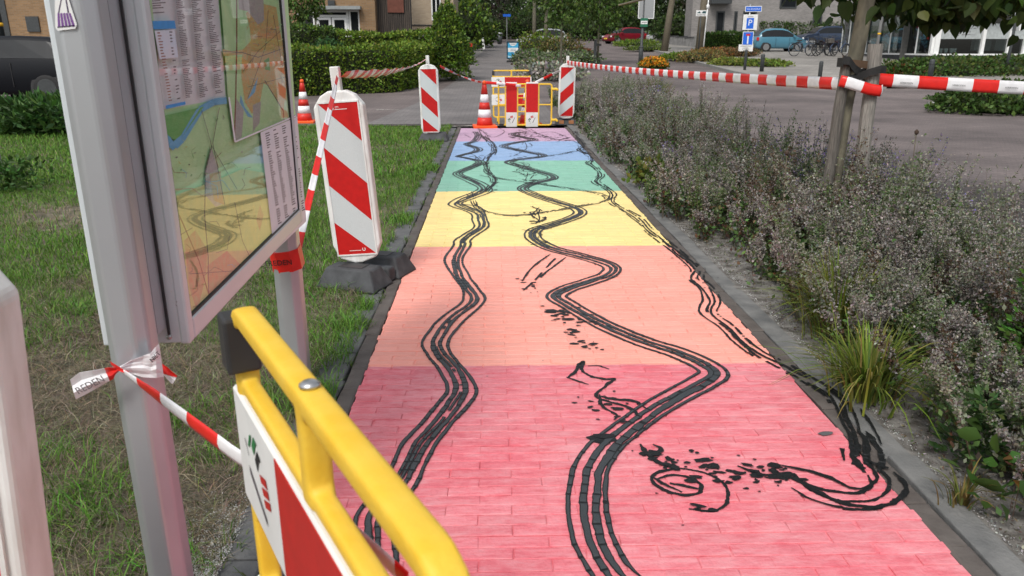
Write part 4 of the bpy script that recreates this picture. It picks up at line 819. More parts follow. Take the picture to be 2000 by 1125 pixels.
grid_px(fan([(234, 716), (256, 704), (280, 695), (294, 690), (304, 678), (311, 672)], [(234, 722), (256, 730), (280, 737), (294, 738), (306, 738), (320, 736)], 7), yf, 0, 'white_wrap', M_tape_white, .0035)
grid_px(fan([(137, 742), (155, 728), (180, 724), (204, 720)], [(148, 780), (168, 770), (190, 758), (214, 744)], 3), lambda i, j: 1.412 + .006 * (i % 2), 0, 'loose_end', M_tape_white, .003)
grid_px(fan([(203, 720), (213, 718), (224, 718), (234, 717)], [(213, 744), (221, 741), (226, 731), (234, 724)], 3), lambda i, j: 1.414 + .006 * (i % 2), 0, 'red_fold', M_tape_red, .003)
grid_px(fan([(215, 706), (225, 712), (240, 721), (252, 726)], [(217, 712), (225, 720), (238, 727), (250, 729)], 2), 1.412, 0, 'red_fold', M_tape_red, .002)
grid_px(fan([(315, 709), (328, 718), (346, 734)], [(317, 729), (329, 733), (345, 737)], 2), 1.49, 0, 'red_tail', M_tape_red, .003); grid_px(fan([(318, 730), (330, 734), (345, 737)], [(334, 748), (336, 749), (338, 749)], 2), 1.491, 0, 'white_tail', M_tape_white, .002)
def px_text(name, body, q, e, hgt, Y, mt, parent, org, align='CENTER'):
    o = atY(*q, Y); x = atY(*e, Y) - o; y = Vector((0, 0, 1)) - x.normalized() * x.normalized().z
    text(name, body, hgt, frame_matrix(o - org, x, y), mt, parent, .0003, align)
px_text('lettering', 'REDEN', (176, 752), (204, 738), .021, 1.400, M_inkgrey, kn, k0); px_text('lettering', 'NIET', (303, 697), (314, 686), .013, 1.447, M_ink, kn, k0)
# red band on the far map post
pc = BM @ Vector((PC2[0], PC2[1], 0)); zc = atY(560, 510, 2.88).z
bt = thing('tape_band', 'red tape wound round the far post of the map board', 'tape', (pc.x, pc.y, zc)); mb = MB(); zprism(mb, octo((0, 0), .114, .124, .03), -.044, .040)
o = mb.build('red_band', M_tape_red, bt); o.rotation_euler = (R(4), R(-6), -ANG)
text('lettering', 'BETREDEN', .030, frame_matrix((-.035, -.066, -.008), (1, 0, .06), (0, 0, 1)), M_ink, bt, .0003)
pole1 = Vector((-.800 - .068 * 1.19, 4.40, 1.16))
tape('tape running from the big beacon pole down behind the map board', [pole1 + Vector((.02, -.02, .04)), Vector((pc.x + .03, pc.y + .03, zc))], lambda t: .03 if t > .06 else .02, .145, twist=.6, ang0=.5, phase=.07)
pole2 = Vector((-.955, 11.95, 1.19))
tape('loose wrinkled tape between the big beacon and the beacon on the lawn', [pole1 + Vector((.05, 0, .05)), pole2 + Vector((-.05, -.05, .0))], lambda t: .085 * math.sin(math.pi * min(1, t * 1.1 + .05)) ** .6 + .02, .16, twist=.10, sag=.06, ang0=.75, ruffle=.14)
tip2 = Vector((-.15, 13.80, .775))
tape('narrow tape from the lawn beacon down to the cone at the path end', [pole2 + Vector((.16, 0, -.10)), tip2 + Vector((-.03, -.03, .0))], .035, .17, twist=2.2, sag=.03)
tape('short tape from the cone tip across the tipped barrier', [tip2 + Vector((.03, -.05, 0)), Vector((.25, 13.84, .74)), Vector((.50, 13.87, .71))], .05, .17, twist=.5)
b3top = Vector((1.22, 14.25, 1.0))
tape('short twisted tape from the upright barrier to the right hand beacon', [atY(1036, 166, 14.7), atY(1094, 138, 14.25)], .05, .21, twist=1.4, phase=.1)
stake_a = Vector((2.205, 4.88, 1.135))
tape('long level tape from the right hand beacon to the tree stakes', [Vector((1.345, 14.22, 1.10)), stake_a], .078, .162, ang0=.05, sag=.035, step=.02)
tp_r = tape('wide tape from the tree stakes out of the picture on the right', [Vector((2.42, 4.93, 1.160)), Vector((4.4, 4.80, 1.075))], .080, .164, ang0=-.05, sag=.01, step=.02, phase=.05)
s = .164 - .05
while s < 1.3:
    a_, b_ = Vector((2.42, 4.93, 1.160)), Vector((4.4, 4.80, 1.075)); d_ = (b_ - a_).normalized()
    k = int((s + .05) / .164)
    if k % 2: 
        tl = text('lettering', 'VERBODEN', .016, frame_matrix(a_ + d_ * (s + .085) + Vector((0, -.0135, -.013)) - tp_r.location, d_, (0, 0, 1)), M_ink, tp_r, .0002)
    s += .164

# ------------------------------------------------------------------ young lime tree with its two stakes
def crown(n, c, rad, leaf, cols, p=None, lo=.0, flat=0.35, drop=.5, hollow=.35):
    d = unit(rng.normal(size=(n, 3))); r = (hollow + (1 - hollow) * rng.random(n) ** .6)[:, None]
    k = 1 + .22 * np.sin(d[:, :1] * 5 + c[0]) * np.sin(d[:, 1:2] * 6 + c[1] * 3) + .16 * np.sin(d[:, 2:3] * 9 + d[:, :1] * 7)
    P = np.array(c) + d * r * k * np.array(rad); D = d * .5 + rng.normal(size=(n, 3)) * .7 + np.array([[0, 0, -drop]])
    return P, D, leaf * rng.uniform(.6, 1.35, n), pick(cols, n, p)
tb = Vector((2.27, 4.95, 0)); tree = thing('lime_tree', 'young lime tree tied to two stakes in the planting bed', 'tree', tb)
mb = MB(); mb.tube([Vector(p) - tb for p in [(2.25, 4.95, 0), (2.26, 4.95, .5), (2.275, 4.96, 1.0), (2.305, 4.97, 1.35), (2.345, 5.0, 1.7), (2.45, 5.05, 2.3), (2.55, 5.1, 3.3)]], [.052, .042, .044, .048, .050, .045, .03], 14); mb.build('trunk', M_bark_light, tree, True)
mb = MB()
for k in range(16):
    a = k * 2.4; z = random.uniform(1.55, 2.9); r = random.uniform(.8, 1.7); s_ = Vector((2.34 + .1 * (z - 1.6), 5.0 + .05 * (z - 1.6), z)); e_ = s_ + Vector((math.cos(a) * r, math.sin(a) * r * .9, random.uniform(-.1, .7))); mb.tube([s_ - tb, s_.lerp(e_, .5) + Vector((0, 0, .12)) - tb, e_ - tb], [.028, .018, .006], 6)
mb.build('branch', M_bark_light, tree, True)
LIME = [(.045, .085, .018), (.06, .105, .02), (.035, .065, .016), (.09, .13, .03)]
P, D, S, C_ = crown(4400, (2.95, 5.35, 2.95), (1.75, 1.35, 1.35), .095, LIME, drop=1.0, hollow=.25)
zmin = 1.50 + .16 * np.sin(P[:, 0] * 4.2) * np.sin(P[:, 1] * 5) + .10 * np.sin(P[:, 0] * 11) + np.where(P[:, 0] < 2.5, .12, 0); k = P[:, 2] > zmin; P, D, S, C_ = P[k], D[k], S[k], C_[k]
# drooping sprays at the crown's lower rim
tips = [(1.95, 5.2, 1.78, 26), (2.08, 5.05, 1.72, 30), (2.2, 5.4, 1.66, 40), (2.75, 5.1, 1.60, 60), (2.95, 5.3, 1.50, 90), (3.1, 5.0, 1.56, 80), (3.25, 5.4, 1.55, 60), (2.62, 5.5, 1.62, 50), (1.75, 5.3, 1.88, 16), (3.4, 5.2, 1.62, 40)]
for x, y, z, n in tips:
    q = np.stack([rng.normal(x, .10, n), rng.normal(y, .12, n), z + np.abs(rng.normal(0, .14, n))], 1); P = np.concatenate([P, q]); D = np.concatenate([D, rng.normal(size=(n, 3)) * .5 + np.array([[0, 0, -1.0]])]); S = np.concatenate([S, rng.uniform(.06, .11, n)]); C_ = np.concatenate([C_, pick(LIME, n)])
nx = 1300; q = np.stack([rng.uniform(2.55, 4.3, nx), rng.uniform(4.75, 6.2, nx), 1.62 + .10 * np.sin(rng.uniform(0, 9, nx)) + np.abs(rng.normal(0, .22, nx))], 1); P = np.concatenate([P, q]); D = np.concatenate([D, rng.normal(size=(nx, 3)) * .6 + np.array([[0, 0, -.9]])]); S = np.concatenate([S, rng.uniform(.06, .105, nx)]); C_ = np.concatenate([C_, pick(LIME, nx)])
def heart(P, D, S, C):
    n = len(P); D = unit(D); rv = unit(np.cross(D, unit(rng.normal(size=(n, 3))))); nn = np.cross(D, rv); S = S[:, None]; cv = rng.uniform(-.25, .25, (n, 1))
    O = [(0, 0), (-.06, .20), (.10, .40), (.36, .42), (.62, .28), (.84, .10), (1.0, 0), (.84, -.10), (.62, -.28), (.36, -.42), (.10, -.40), (-.06, -.20)]
    v = np.stack([P + D * S * (a + .0) + rv * S * b * .95 + nn * S * (abs(b) * .28 + cv * a * a) for a, b in O], 1); ix = np.arange(n)[:, None] * 12
    return v.reshape(-1, 3), [ix + np.array([[0, 1, 2, 3]]), ix + np.array([[0, 3, 4, 6]]), ix + np.array([[4, 5, 6, 6]])[:, :3] if False else ix + np.array([[0, 6, 8, 9]]), ix + np.array([[0, 9, 10, 11]])], [ix + np.array([[4, 5, 6]]), ix + np.array([[6, 7, 8]])], np.repeat(C, 12, axis=0)
v_, f4_, f3_, c_ = heart(P - np.array(tb), D, S * 1.05, C_ * .85); f_ = np.concatenate(f4_); f3_ = np.concatenate(f3_)
link('crown', np_mesh('crown', v_, [f_, f3_], LEAF, c_), tree)
def stake(bx, tx_, w, zt, label, mt=M_wood):
    t = thing('tree_stake', label, 'stake', (bx[0], bx[1], 0), 0, 'wooden tree stakes'); mb = MB(); n = 9
    pts = [Vector((0, 0, -.05)).lerp(Vector((tx_[0] - bx[0], tx_[1] - bx[1], zt)), i / n) + Vector((random.gauss(0, .0025), 0, 0)) for i in range(n + 1)]
    mb.tube(pts, [w * .62 * random.uniform(.95, 1.05) for _ in pts], 9, 0, True, .3); mb.build('pole', mt, t, False)
    return t
sa = stake((2.18, 4.90), (2.215, 4.9), .054, 1.275, 'dark grey wooden stake on the left of the young tree', M_wood_dark); sb = stake((2.40, 4.86), (2.385, 4.9), .066, 1.375, 'pale split wooden stake on the right of the young tree, taller of the two')
st = thing('rubber_strap', 'black rubber straps tying the tree trunk to its stakes', 'strap', (2.28, 4.9, 1.25))
def strap(pts, h, mt=M_rubber2):
    mb = MB()
    for p in pts:
        q = Vector(p) - st.location; mb.v += [(q.x, q.y, q.z - h / 2), (q.x, q.y, q.z + h / 2)]
    for i in range(len(pts) - 1): mb.f.append((2 * i, 2 * i + 1, 2 * i + 3, 2 * i + 2)); mb.m.append(0)
    o = mb.build('strap', mt, st); so = o.modifiers.new('solid', 'SOLIDIFY'); so.thickness = .006
strap([(2.17, 4.85, 1.28), (2.21, 4.845, 1.275), (2.26, 4.86, 1.225), (2.31, 4.885, 1.20), (2.35, 4.9, 1.21)], .05); strap([(2.24, 4.875, 1.165), (2.29, 4.87, 1.18), (2.34, 4.84, 1.205), (2.40, 4.82, 1.225), (2.44, 4.83, 1.222)], .046); strap([(2.20, 4.93, 1.285), (2.25, 4.9, 1.26), (2.30, 4.89, 1.255), (2.35, 4.89, 1.25)], .045, mat('brown_strap', (.10, .06, .035), .7)); strap([(2.17, 4.85, 1.265), (2.165, 4.92, 1.265), (2.20, 4.95, 1.265)], .055)
tape('tape wrapped around both tree stakes and the trunk', [(2.17, 4.86, 1.155), (2.215, 4.835, 1.145), (2.28, 4.825, 1.125), (2.35, 4.82, 1.105), (2.42, 4.815, 1.095), (2.445, 4.85, 1.10)], .068, .115, phase=.085, step=.012)
tape('second turn of tape behind the tree stakes', [(2.20, 4.94, 1.15), (2.30, 4.88, 1.155), (2.36, 4.94, 1.16), (2.44, 4.95, 1.16)], .06, .115, phase=.04, step=.012)

# ================================================================== PLANTS OF THE BED
def bed_right(y): return np.interp(y, [0, 8, 14, 19.5, 21], [3.1, 3.1, 3.5, 4.2, 3.9])
V_, F_, C_a = [], [], []; tot = 0
def acc(v, f, c):
    global tot
    V_.append(v); F_.extend([q + tot for q in (f if isinstance(f, list) else [f])]); C_a.append(c); tot += len(v)
MAUVE = [(.32, .30, .275), (.26, .24, .225), (.40, .375, .345), (.20, .17, .15)]; SILV = [(.23, .25, .18), (.18, .215, .12), (.29, .29, .225)]; GREEN = [(.095, .17, .05), (.07, .13, .042), (.14, .195, .06)]; BROWN = [(.11, .06, .035), (.15, .10, .055), (.08, .05, .04)]
clumps = []
for i in range(400):
    y = 2.35 + 18.2 * random.random() ** 1.25; xr = float(bed_right(y)); x = random.uniform(1.54 if y > 4.2 else 1.64 if y > 3.3 else 1.74, xr - .12)
    if y > 17.5 and x > 3.4 and random.random() < .5: continue
    clumps.append((x, y))
clumps += [(random.uniform(1.68, 2.0), random.uniform(1.75, 2.55)) for _ in range(13)]
for i, (cx, cy) in enumerate(clumps):
    tilt = random.random(); kind = random.choices(['mauve', 'silver', 'green', 'brown'], [.31, .31, .31, .07])[0]
    front = cx < 1.98; near = cy < 6; nst = int(random.uniform(38, 60) * (1.0 if near else .75 if cy < 11 else .55)); sc_ = .78 if cy < 4 else 1.0 if near else 1.25 if cy < 11 else 1.6
    hh = random.uniform(.36, .74) * (.70 if front or cy < 2.6 else 1.0) * (1.05 if cy > 4 else .95)
    npl = max(4, nst // 6); pi_ = rng.integers(0, npl, nst); pa = rng.uniform(0, 2 * np.pi, npl); pr = np.abs(rng.normal(0, .12, npl)); pl_ = rng.uniform(.05, .85, npl); ph_ = hh * rng.uniform(.6, 1.15, npl)
    a = pa[pi_] + rng.normal(0, .16, nst); rr = pr[pi_]; le = (pl_[pi_] + rng.normal(0, .07, nst)).clip(.02, 1); h = ph_[pi_] * rng.uniform(.82, 1.05, nst)
    base = np.stack([cx + rr * np.cos(a), cy + rr * np.sin(a), np.zeros(nst)], 1); dr = np.stack([np.cos(a), np.sin(a), np.zeros(nst)], 1)
    tip = base + dr * (le * h * .75)[:, None] + np.array([[0, 0, 1.]]) * (h * np.sqrt(1 - (.55 * le) ** 2))[:, None]
    mid = base * .5 + tip * .5 + np.array([[0, 0, .05]])
    # stems
    b = rng.uniform(0, 6.28, nst); s = np.stack([np.cos(b), np.sin(b), np.zeros(nst)], 1) * (.0016 * sc_); v = np.stack([base - s, base + s, mid + s, mid - s, tip + s * .5, tip - s * .5], 1).reshape(-1, 3); ix = np.arange(nst)[:, None] * 6
    acc(v, [np.concatenate([ix + np.array([[0, 1, 2, 3]]), ix + np.array([[3, 2, 4, 5]])])], np.repeat(pick([(.12, .105, .07), (.16, .13, .09), (.08, .09, .05)], nst), 6, 0))
    # whorls of dry calyces up the stem
    pal = dict(mauve=MAUVE, silver=SILV + MAUVE[:1], green=GREEN + SILV, brown=BROWN + MAUVE[:2])[kind]; viol = random.random() < (.20 if cx > 2.3 and cy < 8 else .03)
    nw = 9 if near else 7; per = 9 if cy < 4 else 7 if near else 5; m = nst * nw * per
    t = np.repeat(np.tile(np.linspace(.42, 1.0, nw), nst) + rng.normal(0, .02, nst * nw), per); ii = np.repeat(np.arange(nst), nw * per)
    q = np.where((t < .5)[:, None], base[ii] + (mid[ii] - base[ii]) * (2 * t)[:, None], mid[ii] + (tip[ii] - mid[ii]) * (2 * t - 1)[:, None]) + rng.normal(0, .006 * sc_, (m, 3))
    c = pick(pal, m, None, .22, .07)
    if viol: fl = rng.random(m) < .35 * (t > .65); c[fl] = vary((.25, .20, .43), int(fl.sum()), .25, .1)
    sz = rng.uniform(.009, .020, m) * sc_ * (1.25 - .5 * (t - .42) / .58); acc(*quads(q, rng.normal(size=(m, 3)) + np.array([[0, 0, .35]]), sz, c, .75))
    # leaves lower down
    nl = nst * (9 if near else 6); ii = rng.integers(0, nst, nl); t = rng.uniform(.12, .62, nl); q = base[ii] + (tip[ii] - base[ii]) * t[:, None] + rng.normal(0, .022, (nl, 3)); q[:, 2] = q[:, 2].clip(.01)
    acc(*quads(q, rng.normal(size=(nl, 3)) + np.array([[0, 0, .2]]), rng.uniform(.022, .044, nl) * sc_, pick(GREEN + GREEN[:2] + SILV[:1] + ([BROWN[0]] if front else []), nl, None, .3), .6))
# low green and dead undergrowth
n = 16000; y = 2.3 + 18.5 * rng.random(n) ** 1.4; x0_ = np.where(y > 4.6, 1.58, np.where(y > 3.5, 1.70, 1.86)); x = x0_ + (bed_right(y) - x0_ - .05) * rng.random(n); q = np.stack([x, y, rng.uniform(.01, .26, n)], 1); sz = rng.uniform(.02, .04, n) * np.interp(y, [2, 6, 20], [1, 1.2, 2])
acc(*quads(q, rng.normal(size=(n, 3)), sz, pick(GREEN + BROWN, n, None, .35), .6))
F4 = np.concatenate(F_); tag(link('lavender_and_catmint', np_mesh('lavender_and_catmint', np.concatenate(V_), [F4], LEAF, np.concatenate(C_a))), kind='stuff')
n = 2200; y = 1.2 + 11 * rng.random(n) ** 1.4; x = X1 + .192 + np.abs(rng.normal(0, .018, n)); v_, f_, c_ = quads(np.stack([x, y, np.full(n, -.002)], 1), np.concatenate([rng.normal(size=(n, 2)), np.zeros((n, 1)) + .2], 1), rng.uniform(.003, .009, n), vary((.50, .50, .49), n, .15, .03), .8)
tag(link('mortar_dust', np_mesh('mortar_dust', v_, [f_], GRASS, c_)), kind='stuff')
# litter on the bare strip of soil
n = 9000; y = 1.2 + 12 * rng.random(n) ** 1.6; x = X1 + .2 + np.abs(rng.normal(0, .2, n)); v_, f_, c_ = quads(np.stack([x, y, np.full(n, .008)], 1), np.concatenate([rng.normal(size=(n, 2)), rng.uniform(.05, .9, (n, 1))], 1), rng.uniform(.004, .017, n), pick([(.20, .16, .10), (.10, .08, .065), (.33, .32, .30), (.22, .21, .20), (.07, .10, .03)], n, [.2, .3, .2, .2, .1]), .5)
tag(link('plant_litter', np_mesh('plant_litter', v_, [f_], GRASS, c_)), kind='stuff')

def grass_clump(name, label, px, n, h, r, cols, spread=1.0, cat='plant', w=.008, z=0.0, group=None):
    b = atZ(*px) if not isinstance(px, Vector) else px; t = thing(name, label, cat, b, 0, group); a = rng.uniform(0, 6.283, n); rr = np.abs(rng.normal(0, r, n)); P = np.stack([rr * np.cos(a), rr * np.sin(a), np.zeros(n)], 1)
    K = 6; H = h * rng.uniform(.55, 1.15, n); le = rng.uniform(.15, 1.1, n) * spread; d = np.stack([np.cos(a), np.sin(a), np.zeros(n)], 1); s = np.stack([-np.sin(a), np.cos(a), np.zeros(n)], 1); v = np.empty((n, 2 * K, 3))
    for k in range(K):
        q = k / (K - 1); c = P + d * (le * H * q ** 1.5 * .9)[:, None]; c[:, 2] += H * (q * 1.25 - .62 * le * q ** 2.6); c[:, 2] = c[:, 2].clip(.004); ww = w * (1 - q ** 2.2) * .5 + .0005; v[:, 2 * k] = c - s * ww; v[:, 2 * k + 1] = c + s * ww
    ix = np.arange(n)[:, None] * 2 * K; f = np.concatenate([ix + np.array([[2 * k, 2 * k + 1, 2 * k + 3, 2 * k + 2]]) for k in range(K - 1)]); link('leaves', np_mesh('leaves', v.reshape(-1, 3), [f], GRASS, np.repeat(pick(cols, n), 2 * K, 0)), t); return t
DAY = [(.13, .19, .024), (.18, .225, .032), (.09, .14, .022), (.21, .20, .055)]
grass_clump('daylily', 'green daylily clump nearest the camera at the edge of the bed', (1690, 772), 330, .29, .075, DAY, 1.35, w=.0075)
grass_clump('daylily', 'fine arching grass clump just behind the daylily, leaning over the bare soil', (1632, 650), 460, .34, .085, DAY + [(.17, .20, .03)], 1.1, w=.007)
grass_clump('grass_tuft', 'small yellow withered tuft on the bare soil at the bottom right', (1876, 985), 46, .14, .02, [(.22, .17, .05), (.14, .17, .04)], 1.0, w=.006)
p = atZ(1938, 985); t = thing('broadleaf_plant', 'low plant with broad dark green leaves at the bottom right corner', 'plant', p); n = 26
v_, f_, c_ = leaves(np.stack([rng.normal(0, .07, n), rng.normal(0, .12, n), rng.uniform(.03, .2, n)], 1), np.stack([rng.normal(-.3, .6, n), rng.normal(-.3, .6, n), rng.uniform(-.1, .8, n)], 1), rng.uniform(.05, .10, n), pick([(.045, .10, .02), (.06, .12, .025), (.16, .11, .03)], n, [.5, .42, .08]), .62, .1); link('leaves', np_mesh('leaves', v_, [f_], LEAF, c_), t)
for px, lab, colr in (((1985, 800), 'bright green upright shoot at the right edge of the bed', (.07, .17, .025)), ((1905, 905), 'small feathery green plant beside the bare soil', (.055, .11, .035))):
    p = atZ(*px); t = thing('green_shoot', lab, 'plant', p); n = 700; z = rng.random(n) * (.62 if px[0] > 1950 else .24); a = rng.uniform(0, 6.28, n); r = .12 * rng.random(n) * (1.1 - z)
    v_, f_, c_ = quads(np.stack([r * np.cos(a), r * np.sin(a), z], 1), np.stack([np.cos(a), np.sin(a), rng.uniform(.2, 1, n)], 1), rng.uniform(.02, .045, n), vary(colr, n), .4); link('leaves', np_mesh('leaves', v_, [f_], LEAF, c_), t)
b = Vector((3.9, 18.9, 0)); grass_clump('ornamental_grass', 'yellow green grass clump at the far right tip of the bed', b, 420, .62, .16, [(.14, .17, .03), (.18, .15, .05), (.08, .14, .03)], .9, w=.02)
for px, lab in (((1205, 348), 'small yellowing leafy plant at the left edge of the bed'),):
    p = Vector((1.60, 7.6, 0)); t = thing('small_plant', lab, 'plant', p); n = 240; v_, f_, c_ = leaves(np.stack([rng.normal(0, .10, n), rng.normal(0, .13, n), rng.uniform(.03, .26, n)], 1), rng.normal(size=(n, 3)) + np.array([[0, 0, .3]]), rng.uniform(.05, .09, n), pick([(.10, .15, .025), (.16, .15, .03), (.06, .10, .02)], n), .6); link('leaves', np_mesh('leaves', v_, [f_], LEAF, c_), t)
for q, lab in (((1537, 300), 'dry brown seed head standing tall beside the stakes'), ((1790, 260), 'dry brown seed head against the road, right of the young tree')):
    zt = .86; p = atY(q[0], q[1], 4.6); t = thing('seed_head', lab, 'plant', (p.x, p.y, 0)); mb = MB(); mb.tube([(0, 0, 0), (.01, 0, p.z * .6), (0, 0, p.z)], .0025, 5); mb.build('stem', M_bark, t); mb = MB(); mb.lathe([(.004, p.z - .01), (.013, p.z), (.013, p.z + .012), (.004, p.z + .022)], 8); mb.build('head', mat('seed_brown', (.06, .04, .03), .9), t)

# ================================================================== HEDGES, SHRUBS, TREES
def leaf_box(name, label, cat, path_, h, depth, leaf, cols, n, group=None, zr=None, bump_=.08, core=True):
    """hedge along a ground line: path_ list of (x,y); depth behind the line; h height"""
    b = Vector((path_[0][0], path_[0][1], terr(path_[0][1]))); t = thing(name, label, cat, b, 0, group); pts = [Vector((p[0], p[1], 0)) for p in path_]; segs = list(zip(pts[:-1], pts[1:])); lens = [(q - p).length for p, q in segs]; P = []; D = []
    for (p, q), L_ in zip(segs, lens):
        m = int(n * L_ / sum(lens)); d = (q - p).normalized(); nn = Vector((d.y, -d.x, 0)); s = rng.random(m); side = rng.random(m); z = rng.random(m); dp = rng.random(m)
        onf = side < .62; off = np.where(onf, rng.normal(0, bump_ * .5, m), -depth * dp); zz = np.where(onf, z * h, h + rng.normal(0, bump_ * .6, m)); w = np.sin(s * L_ * 2.1 + p.x) * bump_ + np.sin(s * L_ * 5.7) * bump_ * .5; off = off + w * .6 * onf; zz = zz + w * .6 * ~onf
        x = p.x + (q.x - p.x) * s + nn.x * off; y = p.y + (q.y - p.y) * s + nn.y * off; P.append(np.stack([x - b.x, y - b.y, zz + np.array([terr(v) for v in y]) - b.z], 1)); D.append(rng.normal(size=(m, 3)) * .8 + np.where(onf[:, None], np.array([[nn.x, nn.y, .25]]), np.array([[0, 0, .9]])))
    P = np.concatenate(P); D = np.concatenate(D); m = len(P); v_, f_, c_ = quads(P, D, leaf * rng.uniform(.6, 1.4, m), pick(cols, m, None, .32), .62); link('foliage', np_mesh('foliage', v_, [f_], LEAF, c_), t)
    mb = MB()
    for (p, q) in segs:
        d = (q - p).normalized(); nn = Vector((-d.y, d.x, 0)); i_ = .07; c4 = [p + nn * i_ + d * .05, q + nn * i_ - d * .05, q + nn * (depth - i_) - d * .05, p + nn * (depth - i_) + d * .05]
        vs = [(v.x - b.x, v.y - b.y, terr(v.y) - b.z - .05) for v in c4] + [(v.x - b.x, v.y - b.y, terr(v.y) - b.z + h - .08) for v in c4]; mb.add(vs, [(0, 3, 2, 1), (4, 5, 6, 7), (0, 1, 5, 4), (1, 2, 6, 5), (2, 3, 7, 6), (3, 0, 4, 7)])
    mb.build('shade_core', M_core, t); return t  # solid dark box painted as the shade inside the hedge
def blob(name, label, cat, base, rad, leaf, cols, n, group=None, zc=None, shape='ball', core=True, long=False, hollow=.55):
    t = thing(name, label, cat, base, 0, group); zc = rad[2] if zc is None else zc
    d = unit(rng.normal(size=(n, 3))); r = (hollow + (1 - hollow) * rng.random(n) ** .5)[:, None]; k = 1 + .16 * np.sin(d[:, :1] * 6 + base[0]) * np.sin(d[:, 1:2] * 5 + d[:, 2:3] * 4) + .10 * np.sin(d[:, 2:3] * 13 + d[:, :1] * 9)
    P = d * r * k * np.array(rad); P[:, 2] += zc
    if shape == 'cone': q = (P[:, 2] / (2 * rad[2])).clip(0, 1); P[:, :2] *= (1.35 - .95 * q)[:, None]
    P = P[P[:, 2] > .02] if zc <= rad[2] * 1.01 else P; m = len(P); Dd = P / np.array(rad) * .6 + rng.normal(size=(m, 3)) * .8
    v_, f_, c_ = quads(P, Dd, leaf * rng.uniform(.6, 1.4, m), pick(cols, m, None, .32), .3 if long else .62); link('foliage', np_mesh('foliage', v_, [f_], LEAF, c_), t)
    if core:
        mb = MB(); q = .62; mb.lathe([(max(.02, q * math.sin(a) * 1.0), -q * math.cos(a)) for a in [i * math.pi / 8 for i in range(9)]], 10, 0, Matrix.Translation((0, 0, zc)) @ Matrix.Diagonal((rad[0], rad[1], rad[2], 1))); mb.build('shade_core', M_core, t, True)  # dark filler body, its colour imitates the shaded inside of the shrub
    return t
HG = [(.115, .195, .02), (.155, .235, .025), (.08, .145, .02), (.19, .245, .035)]; HGD = [(.06, .11, .025), (.085, .14, .028), (.045, .085, .02)]; PINE = [(.045, .11, .024), (.065, .14, .028), (.035, .08, .022)]
hA, hB, hC = G(500, 190), G(776, 179), G(872, 158)
leaf_box('hedge', 'clipped light green hedge in front, along the cross street', 'hedge', [(hA.x - 3, hA.y), (hA.x, hA.y), (hB.x, hB.y), (hC.x - .3, hC.y)], 1.27, 1.1, .085, HG, 15000, 'garden hedges')
p0, p1 = atY(560, 60, 28.5), atY(850, 84, 30.5)
leaf_box('hedge', 'taller darker hedge behind the front hedge, below the glass door', 'hedge', [(p0.x - 2, 28.5), (p0.x + 1.6, 28.6)], 1.78, 1.0, .09, HG[:1] + HGD, 6000, 'garden hedges'); leaf_box('hedge', 'light green low hedge between the front hedge and the parked dark car', 'hedge', [(p0.x + 1.65, 28.9), (p1.x, 30.4)], 1.56, 1.0, .09, HG, 7000, 'garden hedges')
pg = G(872, 160); blob('tall_shrub', 'tall loose green shrub at the end of the hedges', 'shrub', (pg.x, pg.y + 1.0, terr(pg.y)), (.95, 1.0, 1.32), .10, HG[:3] + HGD[:1], 9000, shape='cone', hollow=.6)
p = atY(637, 88, 26.6); blob('round_shrub', 'small bluish green shrub between the two hedges', 'shrub', (p.x, 26.6, terr(26.6)), (.62, .4, .75), .09, [(.05, .12, .035), (.035, .085, .03)], 1600)
for q, r_, h_, lab in (((20, 266), 1.0, .36, 'low spreading juniper beside the lamp post'), ((92, 270), .85, .42, 'low spreading juniper half behind the near map post')):
    p = G(*q); blob('juniper', lab, 'shrub', (p.x, p.y + .9, 0), (r_ * 1.25, .9, h_ * .75), .16, PINE, 5200, 'low junipers on the lawn edge', long=True, zc=h_ * .62)
p = atZ(20, 372); t = thing('weed', 'leafy weeds in the grass at the left edge', 'plant', p); n = 420; v_, f_, c_ = leaves(np.stack([rng.normal(0, .16, n), rng.normal(0, .16, n), rng.uniform(.02, .3, n)], 1), rng.normal(size=(n, 3)) + np.array([[0, 0, .4]]), rng.uniform(.04, .09, n), vary((.055, .12, .025), n), .5); link('leaves', np_mesh('leaves', v_, [f_], LEAF, c_), t)
p = atZ(0, 342); t = thing('wooden_post', 'short weathered wooden post at the left edge of the lawn', 'post', p); mb = MB(); mb.tube([(0, 0, 0), (-.01, 0, .32)], .05, 8); mb.build('pole', M_wood, t)

def make_tree(name, label, base, h, r, leaf, cols, n, trunk_r, crown_z, rad, group=None, bark=M_bark, hollow=.3, lean=(0, 0), low=None, drop=.4):
    t = thing(name, label, 'tree', base, 0, group); mb = MB(); mb.tube([(0, 0, -.1), (lean[0] * .3, lean[1] * .3, h * .3), (lean[0] * .7, lean[1] * .7, h * .6), (lean[0], lean[1], h * .92)], [trunk_r, trunk_r * .8, trunk_r * .6, trunk_r * .2], 10); mb.build('trunk', bark, t, True)
    mb = MB()
    for k in range(9):
        a = k * 2.4; z = crown_z + rad[2] * random.uniform(-.6, .5); s_ = Vector((lean[0] * .7, lean[1] * .7, z)); e_ = s_ + Vector((math.cos(a) * rad[0] * .75, math.sin(a) * rad[1] * .75, random.uniform(0, rad[2] * .5))); mb.tube([s_, s_.lerp(e_, .5) + Vector((0, 0, .1 * r)), e_], [trunk_r * .4, trunk_r * .25, trunk_r * .08], 5)
    mb.build('branch', bark, t, True); P, D, S, C = crown(n, (lean[0], lean[1], crown_z), rad, leaf, cols, hollow=hollow, drop=drop)
    if low is not None: k = P[:, 2] > low + .25 * np.sin(P[:, 0] * 5) ; P, D, S, C = P[k], D[k], S[k], C[k]
    v_, f_, c_ = quads(P, D, S, C, .6); link('crown', np_mesh('crown', v_, [f_], LEAF, c_), t); return t
